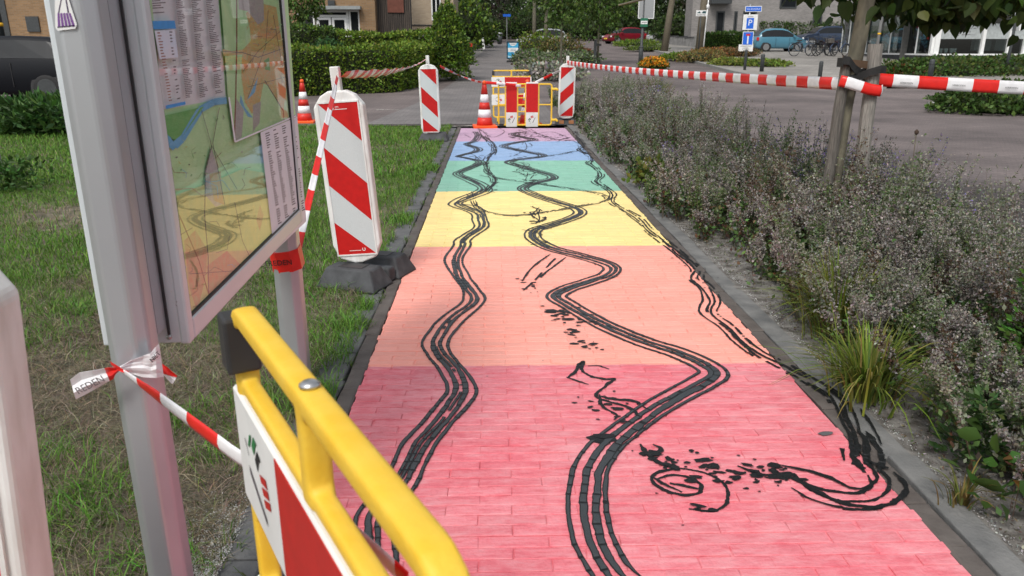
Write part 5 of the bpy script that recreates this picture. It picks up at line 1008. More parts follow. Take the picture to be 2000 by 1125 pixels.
def gp(px, Y): q = atY(px, 100, Y); return Vector((q.x, Y, terr(Y)))
MID = [(.075, .135, .024), (.10, .165, .03), (.055, .10, .022)]; DK = [(.035, .062, .018), (.05, .085, .023), (.028, .05, .015)]
# young trees of the middle bed and the verge
make_tree('young_tree', 'young street tree with a hanging green crown and a dark stake, middle of the picture', gp(1168, 39.4), 5.2, 1, .16, MID, 5200, .06, 3.45, (2.0, 1.7, 2.0), 'young street trees', M_bark_light, low=1.05, drop=1.0)
t = thing('tree_stake', 'dark stake with a rubber tie beside the street tree in the middle', 'stake', gp(1162.5, 39.2), 0, 'wooden tree stakes'); mb = MB(); mb.tube([(0, 0, 0), (0, 0, 1.15)], .07, 8); mb.build('pole', M_darkmetal, t); mb = MB(); mb.box((.14, 0, .92), (.30, .09, .10)); mb.build('tie', M_rubber2, t)
make_tree('young_tree', 'slender pale street tree left of the hanging crown', gp(1096, 33), 4.6, 1, .15, MID, 2200, .055, 3.1, (.85, .9, 1.45), 'young street trees', M_bark_light, low=1.25, drop=.9)
make_tree('young_tree', 'pale slim trunk rising from the far flower bed', gp(1066, 52), 7, 1, .2, MID, 3000, .16, 5.3, (1.9, 1.7, 2.6), 'young street trees', M_bark_light, low=2.6)
make_tree('young_tree', 'greyer slim trunk left of the pale one in the far bed', gp(1043, 58), 7.5, 1, .2, DK + MID, 3000, .17, 6, (2.0, 1.8, 2.4), 'young street trees', M_bark_light, low=3.2)
make_tree('leaning_tree', 'pale leaning tree trunk before the low wall', gp(1297, 54), 9, 1, .22, MID, 2600, .26, 8.0, (2.8, 2.5, 2.6), None, M_bark, lean=(.9, 0))
make_tree('thick_tree', 'thick dark tree trunk carrying a small sign board', gp(1366, 51.4), 9, 1, .22, MID, 2600, .30, 8.5, (3.2, 2.8, 2.8), None, M_bark, lean=(.25, 0))
p = gp(596, 31); make_tree('clipped_tree', 'clipped small tree in front of the brick building', p, 3.2, 1, .13, MID, 3600, .08, 3.0, (.95, .8, 1.15), None, M_bark, low=1.95, hollow=.5)
# dark trees closing the street
BG = [(880, 62, 8, DK), (925, 78, 10, DK), (985, 92, 11, DK), (1040, 100, 12, DK), (1100, 96, 11, MID + DK), (1160, 92, 10, DK), (1215, 84, 9, MID + DK), (1275, 80, 10, DK), (1325, 78, 9, DK), (955, 105, 12, MID + DK), (1130, 112, 12, DK), (1385, 88, 10, DK), (1010, 120, 13, DK), (1240, 108, 12, DK)]
W_ = ['deep green tree left of the far street', 'dark purple green tree at the left end of the far street', 'dark tree straight above the far footway', 'dark tree behind the slim pale trunks', 'green tree behind the white car', 'dark tree above the far lane', 'leafy tree behind the red car', 'dark tree behind the silver cars', 'dark shrubby tree beside the leaning trunk', 'pale green tree far down the street', 'distant dark tree over the middle bed', 'dark tree behind the grey house corner', 'distant tree at the very end of the street', 'distant tree behind the grey sign board']
for (px, Y, h, cols), lab in zip(BG, W_): make_tree('background_tree', lab, gp(px, Y), h, 2, .42, cols if px != 925 else [(.035, .022, .025), (.025, .03, .015), (.04, .035, .02)], 2600, .3, h * .5, (h * .36, h * .34, h * .52), 'trees closing the far street', hollow=.35)
for x, y, h in ((-16, -20, 11), (-9, -24, 12), (-3, -22, 10), (4, -24, 12), (11, -21, 11), (18, -23, 12)):  # added trees, never in view: dark cars and windows reflect them, not bare sky
    make_tree('background_tree', 'unseen tree added behind the viewpoint to keep bare sky out of reflections', Vector((x, y, 0)), h, 2, .5, MID, 2200, .3, h * .48, (3.6, 3.2, h * .48), 'unseen trees added for reflections', hollow=.35)
for px, Y, r_, h_, lab in ((935, 64, 1.5, 1.25, 'rounded hedge bush beside the white bollard'), (1000, 90, 4, 1.6, 'dark hedge bush closing the footway'), (1060, 88, 4, 1.7, 'dark hedge bush behind the white car'), (1150, 84, 5, 1.3, 'low green bush along the far lane'), (900, 56, 2.2, 1.7, 'green bush behind the tall shrub'), (1320, 72, 2.4, 1.3, 'dark bush behind the low wall'), (1270, 92, 4, 1.6, 'dark bush behind the parked cars'), (1215, 96, 4, 1.5, 'dark bush left of the parked cars')):
    blob('bush', lab, 'bush', gp(px, Y), (r_, 1.4, h_), .24, HG[:2] + HGD if px in (935, 900) else HGD + DK, 2600, 'bushes far down the street')
# middle planting beds
for k, (px, Y, r_, h_, cols, lab) in enumerate([(1050, 46, 1.5, .95, HG[:2] + [(.16, .15, .04)], 'yellow green planting left of the young trees'), (1095, 44, 1.4, .78, [(.17, .14, .05), (.10, .12, .03)], 'straw coloured planting below the pale trunk'), (1035, 40.5, .9, .42, HGD + SILV, 'dark low planting right behind the blue board'), (1085, 38.5, 1.3, .40, SILV + GREEN, 'grey green lavender in the middle bed'), (1125, 40, 1.3, .40, SILV + GREEN, 'grey lavender left of the double bollard'), (1128, 47, .9, .34, [(.22, .10, .05), (.15, .09, .04)], 'rusty red low planting behind the lavender'), (1060, 35, 1.2, .30, SILV + GREEN[:1] + [(.14, .13, .05)], 'low grey planting just behind the upright barrier'), (1075, 29.5, 1.3, .36, SILV + MAUVE, 'pale lavender behind the tipped barrier'), (1245, 66, 2.0, .35, HG, 'low green verge planting under the red car')]):
    blob('flower_bed_plants', lab, 'plants', gp(px, Y), (r_, 1.5, h_), .13, cols, 2400, 'planting clumps of the middle bed', zc=h_ * .5)
for k, (px, py, r_, h_, cols, lab) in enumerate([(1262, 100, 1.5, .42, [(.13, .18, .03), (.09, .14, .03)], 'light green grass strip before the low wall'), (1325, 118, 1.0, .40, HG, 'green clump at the tip of the roadside bed'), (1370, 122, 1.3, .48, [(.26, .15, .05), (.20, .17, .06), (.14, .14, .04)], 'tan grass in the roadside bed'), (1395, 112, 1.5, .42, [(.30, .12, .03), (.16, .12, .04)], 'rust orange flowers below the dark hedge'), (1440, 112, 1.4, .42, [(.22, .11, .05), (.14, .12, .05)], 'brownish flowers beside the sign post'), (1425, 130, 1.0, .28, [(.14, .19, .03), (.19, .21, .04)], 'yellow green ground cover left of the sign post'), (1490, 132, 1.2, .26, [(.12, .19, .03), (.19, .23, .04)], 'yellow green ground cover right of the sign post')]):
    q = G(px, py); h_ = h_ * (.55 if px < 1330 else .8); blob('roadside_plants', lab, 'plants', (q.x, q.y, terr(q.y) + .06), (r_, 1.2, h_), .11, cols, 2000, 'planting clumps of the roadside bed', zc=h_ * .45)
q = G(1276, 141); t = blob('coneflower', 'round clump of orange yellow flowers by the road', 'flowers', (q.x, q.y, terr(q.y)), (.60, .5, .30), .10, HGD + HG[:1], 1500, zc=.26)
n = 420; d = unit(rng.normal(size=(n, 3))); d[:, 2] = np.abs(d[:, 2]); d[:, 1] = -np.abs(d[:, 1]); P = d * np.array([.60, .5, .33]) + np.array([[0, 0, .28]]); v_, f_, c_ = quads(P, d * .3 + rng.normal(size=(n, 3)), rng.uniform(.06, .10, n), pick([(.72, .30, .02), (.78, .42, .03), (.60, .20, .02)], n, None, .15), .9); link('flower_heads', np_mesh('flower_heads', v_, [f_], LEAF, c_), t)
# hedges and ground cover right
q0, q1 = G(1370, 96), G(1462, 96); leaf_box('hedge', 'dark green clipped hedge left of the sign post', 'hedge', [(q0.x, q0.y), (q1.x + 1.4, q1.y)], 1.12, 1.0, .12, HGD + HG[2:3] + [(.05, .13, .025)], 6000, 'garden hedges')
q0 = gp(1478, 66); q1 = gp(1640, 66); leaf_box('hedge', 'long green hedge behind the blue car', 'hedge', [(q0.x, 66), (q1.x, 66)], 1.9, 1.0, .15, HGD + HG[2:3] + [(.05, .13, .025)], 7000, 'garden hedges')
GC = [(.05, .10, .02), (.075, .14, .025), (.04, .08, .018), (.10, .11, .03)]
for (xa, ya, rx, ry, h, lab) in ((1850, 150, 2.6, 1.9, .50, 'green ground cover bed in front of the shop, left part'), (1960, 148, 2.8, 2.0, .55, 'green ground cover bed in front of the shop, right part'), (1790, 152, 1.0, .8, .30, 'reddish tip of the ground cover bed before the shop')):
    q = G(xa, ya); blob('ground_cover', lab, 'plants', (q.x, q.y + .8, terr(q.y)), (rx, ry, h), .13, GC if xa > 1800 else GC + [(.20, .07, .03)], 6500, 'ground cover beds by the shop', zc=h * .35, hollow=.7)
q = G(1965, 222); blob('ground_cover', 'dark evergreen ground cover on the traffic island at the right edge', 'plants', (q.x + .3, q.y + .6, 0), (1.55, 1.1, .42), .10, HGD + GC[:1], 7000, 'ground cover beds by the shop', zc=.18, hollow=.7)
q = G(1868, 208); mb = MB(); mb.lathe([(.62, -.03), (.62, .05), (.57, .07), (.1, .075)], 28, 0, Matrix.Translation((q.x + .15, q.y + .2, 0)) @ Matrix.Diagonal((1, 1.3, 1, 1))); tag(mb.build('island_kerb', M_kerb, None, True), kind='structure')

# ================================================================== BUILDINGS
def brickwall(name, c1, c2, mo, w=.22, h=.065):
    m = paving_mat(name, c1, c2, mo, w, h, .85, .15); nt = m.node_tree; N = nt.nodes; br = [n for n in N if n.type == 'TEX_BRICK'][0]; g = [n for n in N if n.type == 'NEW_GEOMETRY'][0]
    sp = N.new('ShaderNodeSeparateXYZ'); cb = N.new('ShaderNodeCombineXYZ'); ad = N.new('ShaderNodeMath'); nt.links.new(g.outputs['Position'], sp.inputs[0]); nt.links.new(sp.outputs['X'], ad.inputs[0]); nt.links.new(sp.outputs['Y'], ad.inputs[1]); nt.links.new(ad.outputs[0], cb.inputs['X']); nt.links.new(sp.outputs['Z'], cb.inputs['Y']); nt.links.new(cb.outputs[0], br.inputs['Vector']); return m
M_brick = brickwall('ochre_brick', (.30, .185, .095), (.22, .135, .07), (.24, .20, .15)); M_brick_grey = brickwall('grey_brick', (.27, .255, .245), (.20, .19, .185), (.28, .27, .26)); M_brick_beige = brickwall('beige_brick', (.40, .325, .235), (.34, .27, .19), (.35, .30, .24)); M_plinth = mat('dark_plinth', (.035, .037, .042), .6, .15, 8); M_darkwood = mat('dark_stained_boards', (.030, .026, .024), .85, .4, 3, stretch=(9, 9, .5), col2=(.085, .068, .055))
def window(mb_parent, x0, x1, z0, z1, y, M, parent, bars=(), t=.07, name='window', frame=M_whitepaint, glass=M_glass_dark, dpt=.06, zb=()):
    f = MB()
    for c, d in (((x0 + t / 2, y, (z0 + z1) / 2), (t, dpt, z1 - z0)), ((x1 - t / 2, y, (z0 + z1) / 2), (t, dpt, z1 - z0)), (((x0 + x1) / 2, y, z0 + t / 2), (x1 - x0 - 2 * t, dpt * .96, t)), (((x0 + x1) / 2, y, z1 - t / 2), (x1 - x0 - 2 * t, dpt * .96, t))): f.box(c, d)
    for b in bars: f.box((b, y, (z0 + z1) / 2), (t * .9, dpt * .9, z1 - z0 - 2 * t))
    for b in zb: f.box(((x0 + x1) / 2, y, b), (x1 - x0 - 2 * t, dpt * .86, t))
    o = f.build(name, frame, parent); g = MB(); g.box(((x0 + x1) / 2, y + .012, (z0 + z1) / 2), (x1 - x0 - t, .012, z1 - z0 - t)); g.build('pane', glass, o); return o
# ochre brick building at the left
BY = 34.5; bz = terr(BY); bl = thing('brick_building', 'ochre brick building with a white framed glass entrance', 'building', (0, BY, bz))
def bx(px, py=50): p = atY(px, py, BY); return p.x, p.z - bz
ex0, ez1 = bx(614, 17); ex1, _ = bx(701, 17); xr, _ = bx(734); wl0, _ = bx(-60); gz = 0.0
mb = MB(); mb.box(((wl0 + ex0) / 2, .15, 3), (ex0 - wl0, .3, 6)); mb.box(((ex1 + xr) / 2, .15, 3), (xr - ex1, .3, 6)); mb.box(((ex0 + ex1) / 2, .15, (ez1 + 6) / 2 + .05), (ex1 - ex0, .3, 6 - ez1 - .1)); mb.box((xr - .15, 4.15, 3), (.3, 7.7, 6)); mb.build('wall', M_brick, bl)
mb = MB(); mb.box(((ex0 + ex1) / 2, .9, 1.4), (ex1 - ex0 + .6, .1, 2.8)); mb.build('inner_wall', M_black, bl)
mb = MB(); mb.box(((ex0 + ex1) / 2, -.12, ez1 + .03), (ex1 - ex0 + .2, .5, .14)); mb.build('fascia', mat('grey_fascia', (.27, .29, .29), .5), bl)
xa, zt_ = bx(617, 31); xb, _ = bx(679, 31); xm, _ = bx(647.5); window(None, ex0 - .0, xb + .02, .05, ez1 - .05, .10, None, bl, bars=(), zb=(zt_,), name='entrance_frame', t=.09)
for q0, q1 in ((xa + .02, xm - .02), (xm + .02, xb - .06)):
    d = window(None, q0, q1, .08, zt_ - .06, .06, None, bl, name='door', t=.10); hb = MB(); hb.box((q0 + .16 if q0 > xa + .1 else q1 - .16, .01, 1.05), (.14, .03, .03)); hb.build('handle', M_steel, d)
window(None, xb + .04, ex1, .05, ez1 - .05, .10, None, bl, name='side_window', t=.07); x_, z_ = bx(590, 45); window(None, ex0 - .75, ex0 - .02, .9, ez1 - .05, -.02, None, bl, name='side_window', t=.06)
x_, z_ = bx(648, 6); mb = MB(); mb.box((x_, -.08, z_), (.28, .14, .22)); mb.box((x_, -.155, z_ - .03), (.18, .02, .1)); mb.build('wall_lamp', M_darkmetal, bl)
gx0, gz0 = bx(50, 32); gx1, gz1 = bx(80, 62); mb = MB(); mb.box(((gx0 + gx1) / 2, -.03, (gz0 + gz1) / 2), (gx1 - gx0, .06, gz0 - gz1)); mb.build('meter_cupboard', M_darkmetal, bl); gx1, _ = bx(18); mb = MB(); mb.box((gx1 - 1.2, -.02, 1.6), (2.4, .05, 3.2)); mb.build('dark_door', M_darkmetal, bl)
# dark boarded barn front: boards one by one
wb = thing('boarded_barn', 'dark boarded barn front beside the brick building', 'building', (xr, BY + .5, bz)); xw, _ = bx(801); nb = 18; wd = (xw - xr) / nb
for k in range(nb):
    mb = MB(); mb.box((wd * (k + .5), random.uniform(-.012, .012), 2.6), (wd - .02, .04, 5.2)); mb.build('board', M_darkwood, wb)
mb = MB(); mb.box(((xw - xr) / 2, .2, 2.6), (xw - xr, .3, 5.2)); mb.build('wall', M_black, wb)
mb = MB(); x_, z_ = bx(770, 9); mb.box((x_ - xr, -.06, z_ + .1), (.7, .03, .8)); mb.build('shutter', mat('faded_red_boards', (.13, .045, .03), .8), wb)
# beige house further back
hY = 44; hz = terr(hY); hs = thing('beige_house', 'beige brick house behind the tall shrub', 'house', (0, hY, hz)); p0, p1 = atY(799, 30, hY), atY(886, 30, hY); mb = MB(); mb.box(((p0.x + p1.x) / 2 - 1, 3.0, 3), (p1.x - p0.x + 2, 6, 6)); mb.build('wall', M_brick_beige, hs)
a, b = atY(842, 2, hY), atY(862, 40, hY); window(None, a.x, b.x, b.z - hz, a.z - hz + 1, -.03, None, hs, bars=((a.x + b.x) / 2,)); mb = MB(); mb.box(((p0.x + p1.x) / 2, -.02, atY(820, 49, hY).z - hz), (p1.x - p0.x, .06, .05)); mb.build('pipe', M_darkmetal, hs)
# grey brick house right
hY = 66; hz = terr(hY); gh = thing('grey_house', 'grey brick house with dark window bays behind the sign post', 'house', (0, hY, hz)); p0, p1 = atY(1352, 30, hY), atY(1672, 30, hY)
def hx(px, py): q = atY(px, py, hY); return q.x, q.z - hz
mb = MB(); mb.box(((p0.x + p1.x) / 2, 1.2, 3.2), (p1.x - p0.x, 2.4, 6.4)); mb.build('wall', M_brick_grey, gh)
for x0_, x1_, y0_, y1_ in ((1396, 1416, 22, 66), (1431, 1441, 22, 64), (1448, 1478, 22, 64), (1586, 1606, 30, 48), (1522, 1560, -30, 16), (1640, 1660, 26, 60)):
    a, b = hx(x0_, y1_), hx(x1_, y0_); window(None, a[0], b[0], a[1], b[1], -.04, None, gh, frame=M_darkmetal, t=.10)
a, b = hx(1384, 9), hx(1424, 2); mb = MB(); mb.box(((a[0] + b[0]) / 2, -.4, (a[1] + b[1]) / 2 + .15), (b[0] - a[0], .9, .5)); mb.build('balcony', M_darkmetal, gh)
# low wall: concrete panels
q0, q1 = G(1276, 84), G(1358, 93.5); wl_ = thing('low_wall', 'low grey concrete wall between the leaning tree and the thick tree', 'wall', q0); dv = (q1 - q0); dv.z = 0; ln = dv.length; an = math.atan2(dv.y, dv.x); wl_.rotation_euler = (0, 0, an); nP = 5
for k in range(nP):
    z = (terr(q0.y + dv.y * (k + .5) / nP) - q0.z); mb = MB(); mb.box((ln * (k + .5) / nP, 0, z + .30), (ln / nP - .03, .22, .85)); mb.build('panel', mat('wall_concrete', (.22, .215, .21), .85, .2, 3), wl_); mb = MB(); mb.box((ln * (k + .5) / nP, 0, z + .755), (ln / nP - .02, .30, .06)); mb.build('coping', M_plinth, wl_)
mb = MB(); mb.box((ln + .12, 0, q1.z - q0.z + .42), (.24, .30, 1.0)); mb.build('end_pillar', M_kerb, wl_)
# shop on the right
cA, cL = G(1816, 127), G(1636, 103); sz = terr(cA.y); sh = thing('shop', 'white framed shop with large windows and a dark plinth', 'shop', (cA.x, cA.y, sz))
lv = Vector((cL.x - cA.x, cL.y - cA.y, 0)); LL = lv.length; la = math.atan2(lv.y, lv.x); FR = 9.0; HT = 2.75
def facade(parent, ln, muls, label_etch=False):
    mb = MB(); mb.box((ln / 2, 0, .225), (ln - .02, .22, .45)); mb.build('plinth', M_plinth, parent)
    mb = MB(); mb.box((ln / 2, -.02, .49), (ln - .04, .30, .08)); mb.build('sill', M_whitepaint, parent)
    for m_ in muls: mb = MB(); mb.box((m_[0], -.01, .53 + (HT - .53) / 2), (m_[1], .16, HT - .53)); mb.build('mullion', M_whitepaint, parent)
    for a, b in zip(muls[:-1], muls[1:]):
        g = MB(); g.box(((a[0] + b[0]) / 2, .05, .53 + (HT - .53) / 2), (b[0] - a[0] - (a[1] + b[1]) / 2 + .02, .012, HT - .54)); g.build('pane', glass_mat('shop_glass', (.55, .6, .6), .10), parent)
    mb = MB(); mb.box((ln / 2, -.25, HT + .42), (ln + .3, .9, .80)); mb.build('fascia', mat('grey_white_fascia', (.52, .53, .54), .5), parent)
left = bpy.data.objects.new('side_front', None); COL.objects.link(left); left.parent = sh; left.rotation_euler = (0, 0, la)
def along(px):      # distance along the side front at which a photo column meets it
    d = ray(px, 100); M2 = np.array([[lv.x / LL, -d[0]], [lv.y / LL, -d[1]]]); s = np.linalg.solve(M2, -np.array([cA.x, cA.y])); return float(s[0])
mu = [(.12, .24)] + [(along(q), .13 if q not in (1737, 1660) else .18) for q in (1790, 1764, 1738, 1716, 1692, 1672, 1657, 1643)] ; mu = [m_ for m_ in mu if m_[0] < LL + 4]
facade(left, LL + .3, mu)
right = bpy.data.objects.new('main_front', None); COL.objects.link(right); right.parent = sh
def rx(px): d = ray(px, 100); t = cA.y / d[1]; return float(d[0] * t - cA.x)
facade(right, FR, [(.16, .24), (rx(1916), .15), (rx(1966), .10), (rx(1998), .14), (rx(1998) + 2.5, .14), (FR - .1, .2)])
x0_, x1_ = rx(1831), rx(1912); zz = lambda py: atY(1870, py, cA.y).z - sz
mb = MB(); mb.box(((x0_ + x1_) / 2, .03, (zz(46) + zz(76)) / 2), (x1_ - x0_, .008, zz(46) - zz(76))); mb.box(((rx(1922) + rx(1996)) / 2, .03, (zz(46) + zz(76)) / 2), (rx(1996) - rx(1922), .008, zz(46) - zz(76))); mb.build('etched_band', mat('etched_glass', (.36, .39, .39), .6), right)
mb = MB()
for py, a, b in ((55.5, 1876, 1900), (62, 1880, 1892), (67.5, 1873, 1900)):
    n = int((b - a) / 1.7)
    for k in range(n):
        if random.random() < .8: mb.box((rx(a + (b - a) * (k + .5) / n), .022, zz(py)), (.03, .004, .05 * random.uniform(.6, 1.3)))
for k in range(9): an_ = 2 * math.pi * k / 9; mb.box((rx(1862) + .17 * math.cos(an_), .022, zz(66) + .11 * math.sin(an_)), (.06, .004, .035))
mb.build('window_lettering', M_inkgrey, right)
mb = MB(); mb.box((FR / 2, 3.0, 1.5), (FR, .1, 3.0)); mb.box((FR / 2, 1.5, HT - .02), (FR, 3, .04)); mb.build('interior_wall', mat('shop_interior', (.10, .10, .095), .9), sh)
for k, q in enumerate((1936, 1977)): mb = MB(); mb.box((rx(q), .9, .95), (.85, .3, .55)); mb.build('display', M_whitepaint, sh)
for k, q in enumerate((1845, 1855, 1866, 1872)): mb = MB(); mb.lathe([(.07, .57), (.10, .75), (.09, .78)], 10, 0, Matrix.Translation((rx(q), .35, 0))); mb.build('flower_pot', M_white_dirty, sh)
# hollow side wing: roof and back wall so that the panes look into a room
mb = MB(); nx_, ny_ = -lv.y / LL, lv.x / LL
inn = [Vector((0, 0, 0)), Vector((lv.x, lv.y, 0)), Vector((lv.x + 6, lv.y + 1.5, 0)), Vector((8, 5.5, 0))]
mb.add([(v_.x + (.2 if i in (0, 1) else 0), v_.y + .25, z) for z in (HT + .05, HT + .8) for i, v_ in enumerate(inn)], [(0, 1, 2, 3), (4, 7, 6, 5), (0, 4, 5, 1), (1, 5, 6, 2), (2, 6, 7, 3), (3, 7, 4, 0)]); mb.build('roof', M_plinth, sh)
mb = MB(); mb.add([(lv.x + 4.5, lv.y + 1, 0), (5.6, 3.1, 0), (5.6, 3.1, HT), (lv.x + 4.5, lv.y + 1, HT)], [(0, 1, 2, 3)]); mb.build('partition', mat('shop_interior', (.1, .1, .1)), sh)
mb = MB(); mb.box((FR / 2 + 2, 3.4, HT + 2.6), (FR + 6, 6.4, 3.6)); mb.build('upper_storey', M_brick_grey, sh)

# ================================================================== VEHICLES
def car(label, loc, rotz, colr, L=4.1, W=1.74, Hh=1.48, kind='hatch', rim=M_rim, name='parked_car', roof=None, cat='car'):
    t = thing(name, label, cat, loc, rotz, 'cars parked along the streets'); dk = sum(colr) < .1; bm_ = mat('car_paint_%d' % (len(MATS)), colr, .45 if dk else .30, .02, 3, spec=.2 if dk else .4, coat=0 if dk else .35)
    # stations along the length: x, belt height, top height, half width (fractions of L, H, W)
    if kind == 'hatch': ST = [(0, .40, .40, .80), (.015, .52, .55, .88), (.05, .57, .66, .95), (.10, .60, .84, .98), (.18, .60, .955, 1), (.33, .60, 1, 1), (.50, .60, .99, 1), (.60, .60, .93, 1), (.70, .61, .76, 1), (.76, .615, .635, .99), (.88, .54, .55, .96), (.96, .45, .46, .88), (1, .34, .34, .76)]
    elif kind == 'suv': ST = [(0, .44, .44, .86), (.012, .58, .62, .92), (.04, .62, .74, .96), (.09, .63, .90, .99), (.17, .63, .975, 1), (.34, .63, 1, 1), (.50, .63, .99, 1), (.59, .63, .94, 1), (.69, .63, .76, 1), (.745, .635, .655, .99), (.88, .585, .60, .97), (.97, .50, .51, .90), (1, .36, .36, .80)]
    else: ST = [(0, .45, .45, .84), (.01, .60, .62, .90), (.06, .63, .64, .95), (.14, .63, .70, .98), (.23, .63, .93, 1), (.36, .63, 1, 1), (.50, .63, .99, 1), (.58, .63, .94, 1), (.68, .63, .77, 1), (.75, .63, .65, .99), (.88, .56, .57, .96), (.97, .48, .49, .88), (1, .36, .36, .78)]
    x0 = -L / 2; hw = W / 2; S = []
    for (fx, be, to, w) in ST:
        x = x0 + fx * L; b = be * Hh; tp = to * Hh; q = max(0, min(1, (tp - b) / (Hh * .3))); rw = hw * w * (1 - .26 * q); lo = .20 if 0.02 < fx < .98 else .26
        S.append([(x, hw * w * .88, lo), (x, hw * w * .97, lo + .12), (x, hw * w, b * .72), (x, hw * w * .97, b), (x, rw, tp - .05 * q), (x, rw * .86, tp)])
    mb = MB(); n = 6
    for st_ in S: mb.v += [p for p in st_] + [(p[0], -p[1], p[2]) for p in st_]
    for i in range(len(S) - 1):
        a, b = i * 12, (i + 1) * 12
        for k in range(5): mb.f += [(a + k, a + k + 1, b + k + 1, b + k), (a + 6 + k, b + 6 + k, b + 7 + k, a + 7 + k)]; mb.m += [0, 0]
        mb.f += [(a + 5, a + 11, b + 11, b + 5), (a, b, b + 6, a + 6)]; mb.m += [0, 1]
    for e in (0, (len(S) - 1) * 12): mb.f.append(tuple([e + k for k in range(6)] + [e + 6 + k for k in range(5, -1, -1)])); mb.m.append(0)
    mb.build('body', [bm_, M_black], t, True)
    def lp(p, q, f): return Vector(p).lerp(Vector(q), f)
    def sidepane(i0, i1, f0, f1, name):
        for sg in (1, -1):
            vs = []; 
            for i in range(i0, i1 + 1): vs.append(lp(S[i][3], S[i][4], f0) + Vector((0, .008, .004)))
            for i in range(i1, i0 - 1, -1): vs.append(lp(S[i][3], S[i][4], f1) + Vector((0, .008, .004)))
            vs = [Vector((v.x, v.y * sg, v.z)) for v in vs]; m = MB(); k = i1 - i0 + 1
            m.add(vs, [(j, j + 1, 2 * k - 2 - j, 2 * k - 1 - j) for j in range(k - 1)]); m.build(name, M_glass_dark, t)
    sidepane(3, 5, .10, .90, 'rear_side_window'); sidepane(5, 8, .10, .90, 'side_window')
    def endpane(i0, i1, name):
        m = MB(); vs = []
        for i in range(i0, i1 + 1):
            for sg in (1, -1): p = Vector(S[i][5]); vs.append((p.x, p.y * sg * .94, p.z + .012))
        m.add(vs, [(2 * j, 2 * j + 1, 2 * j + 3, 2 * j + 2) for j in range(i1 - i0)]); m.build(name, M_glass_dark, t)
    endpane(7, 9, 'windscreen'); endpane(2, 4, 'rear_window')
    if roof: m = MB(); m.add([(S[i][5][0], S[i][5][1] * sg, S[i][5][2] + .015) for i in range(4, 8) for sg in (1, -1)], [(2 * j, 2 * j + 1, 2 * j + 3, 2 * j + 2) for j in range(3)]); m.build('roof', roof, t)
    wr = .30 if kind == 'hatch' else .355
    for fx in (.185, .80):
        for sg in (1, -1):
            M0 = Matrix.Translation((x0 + fx * L, sg * (hw - .10), wr)) @ Matrix.Rotation(R(90) * -sg, 4, 'X')
            ar = MB(); ar.lathe([(wr * 1.17, -.02), (wr * 1.17, .088), (wr * .9, .09)], 20, 0, M0); ar.build('wheel_arch', M_black, t)
            wh = MB(); wh.lathe([(wr * .70, -.08), (wr, -.07), (wr, .085), (wr * .93, .105), (wr * .72, .108)], 20, 0, M0); w_ = wh.build('wheel', M_tyre, t, True)
            rm = MB(); rm.lathe([(wr * .66, .104), (wr * .70, .112), (wr * .62, .114)], 20, 0, M0)
            for k in range(6):
                a = k * math.pi / 3; rm.add([M0 @ Vector((r_ * math.cos(a + da), r_ * math.sin(a + da), .113)) for r_, da in ((.04, -.6), (wr * .64, -.2), (wr * .64, .2), (.04, .6))], [(0, 1, 2, 3)])
            rm.build('rim', rim, w_)
    for sg in (1, -1):
        m = MB(); m.box((x0 + L * .955, sg * hw * .74, Hh * .435), (.12, .30, .13), 0, Matrix.Rotation(R(25) * -sg, 3, 'Z')); m.build('headlight', mat('headlight_lens', (.62, .65, .67), .12, .05, 3, spec=.8), t)
        m = MB(); m.box((x0 + L * .028, sg * hw * .84, Hh * .55), (.16, .20, .20), 0, Matrix.Rotation(R(20) * sg, 3, 'Z')); m.build('tail_light', M_red, t)
        m = MB(); m.bbox((x0 + L * .70, sg * (hw + .07), Hh * .655), (.10, .18, .12), .03); m.build('mirror', bm_, t)
        for fx in (.36, .62): m = MB(); m.box((x0 + fx * L, sg * hw * 1.001, Hh * .42), (.012, .012, Hh * .36)); m.build('door_gap', M_black, t)
    for e, nm in ((.998, 'front_plate'), (.0, 'rear_plate')):
        m = MB(); m.box((x0 + L * e, 0, .46), (.03, .50, .11)); m.build(nm, mat('number_plate_yellow', (.75, .52, .05), .5), t)
    m = MB(); m.box((x0 + L * .985, 0, .40), (.05, W * .5, .14)); m.build('grille', M_black, t); return t
Y_ = 21.4; car('black car at the left edge behind the lamp post', Vector((atY(93, 150, 20.6).x - 1.48, Y_, terr(Y_) - .02)), R(180), (.006, .007, .010), 4.7, 1.85, 1.66, 'suv', rim=M_darkmetal)
Y_ = 62.5; car('black car with a pale roof beside the tall shrub, before the white bollard', Vector((-2.75, Y_, terr(Y_))), 0, (.008, .009, .013), 4.3, 1.8, 1.62, 'suv', roof=M_rim)
Y_ = 41.0; car('dark grey car behind the clipped hedges, only its roof and windows showing', Vector((-3.2, Y_, terr(Y_))), R(180), (.05, .06, .075), 4.4, 1.78, 1.55, 'suv', roof=M_rim)
car('white car behind the far flower bed', gp(1056, 62) + Vector((.1, 0, -.05)), R(180), (.62, .63, .64))
q = gp(1221, 73); car('dark red car parked by the green verge', q + Vector((0, 1, 0)), R(204), (.18, .008, .018), 4.0, 1.7, 1.46)
car('grey car hidden behind the dark red car', gp(1222, 84), R(200), (.30, .33, .36), 4.3, 1.75, 1.5); car('white car right of the dark red car, behind the sign post', gp(1262, 88), R(185), (.60, .61, .62), 4.3, 1.75, 1.5); car('silver car behind the low wall', gp(1306, 76), R(175), (.45, .47, .49), 4.4, 1.76, 1.5)
q = gp(1524, 53.2); car('turquoise blue small car parked on the pavement beside the hedge', q + Vector((0, .6, .06)), R(3), (.075, .215, .30), 3.62, 1.66, 1.50)
q = gp(1608, 61); car('dark blue car with a pale roof behind the parked bicycles', q + Vector((0, .5, .05)), R(186), (.02, .035, .07), 4.2, 1.75, 1.6, 'suv', roof=M_rim)

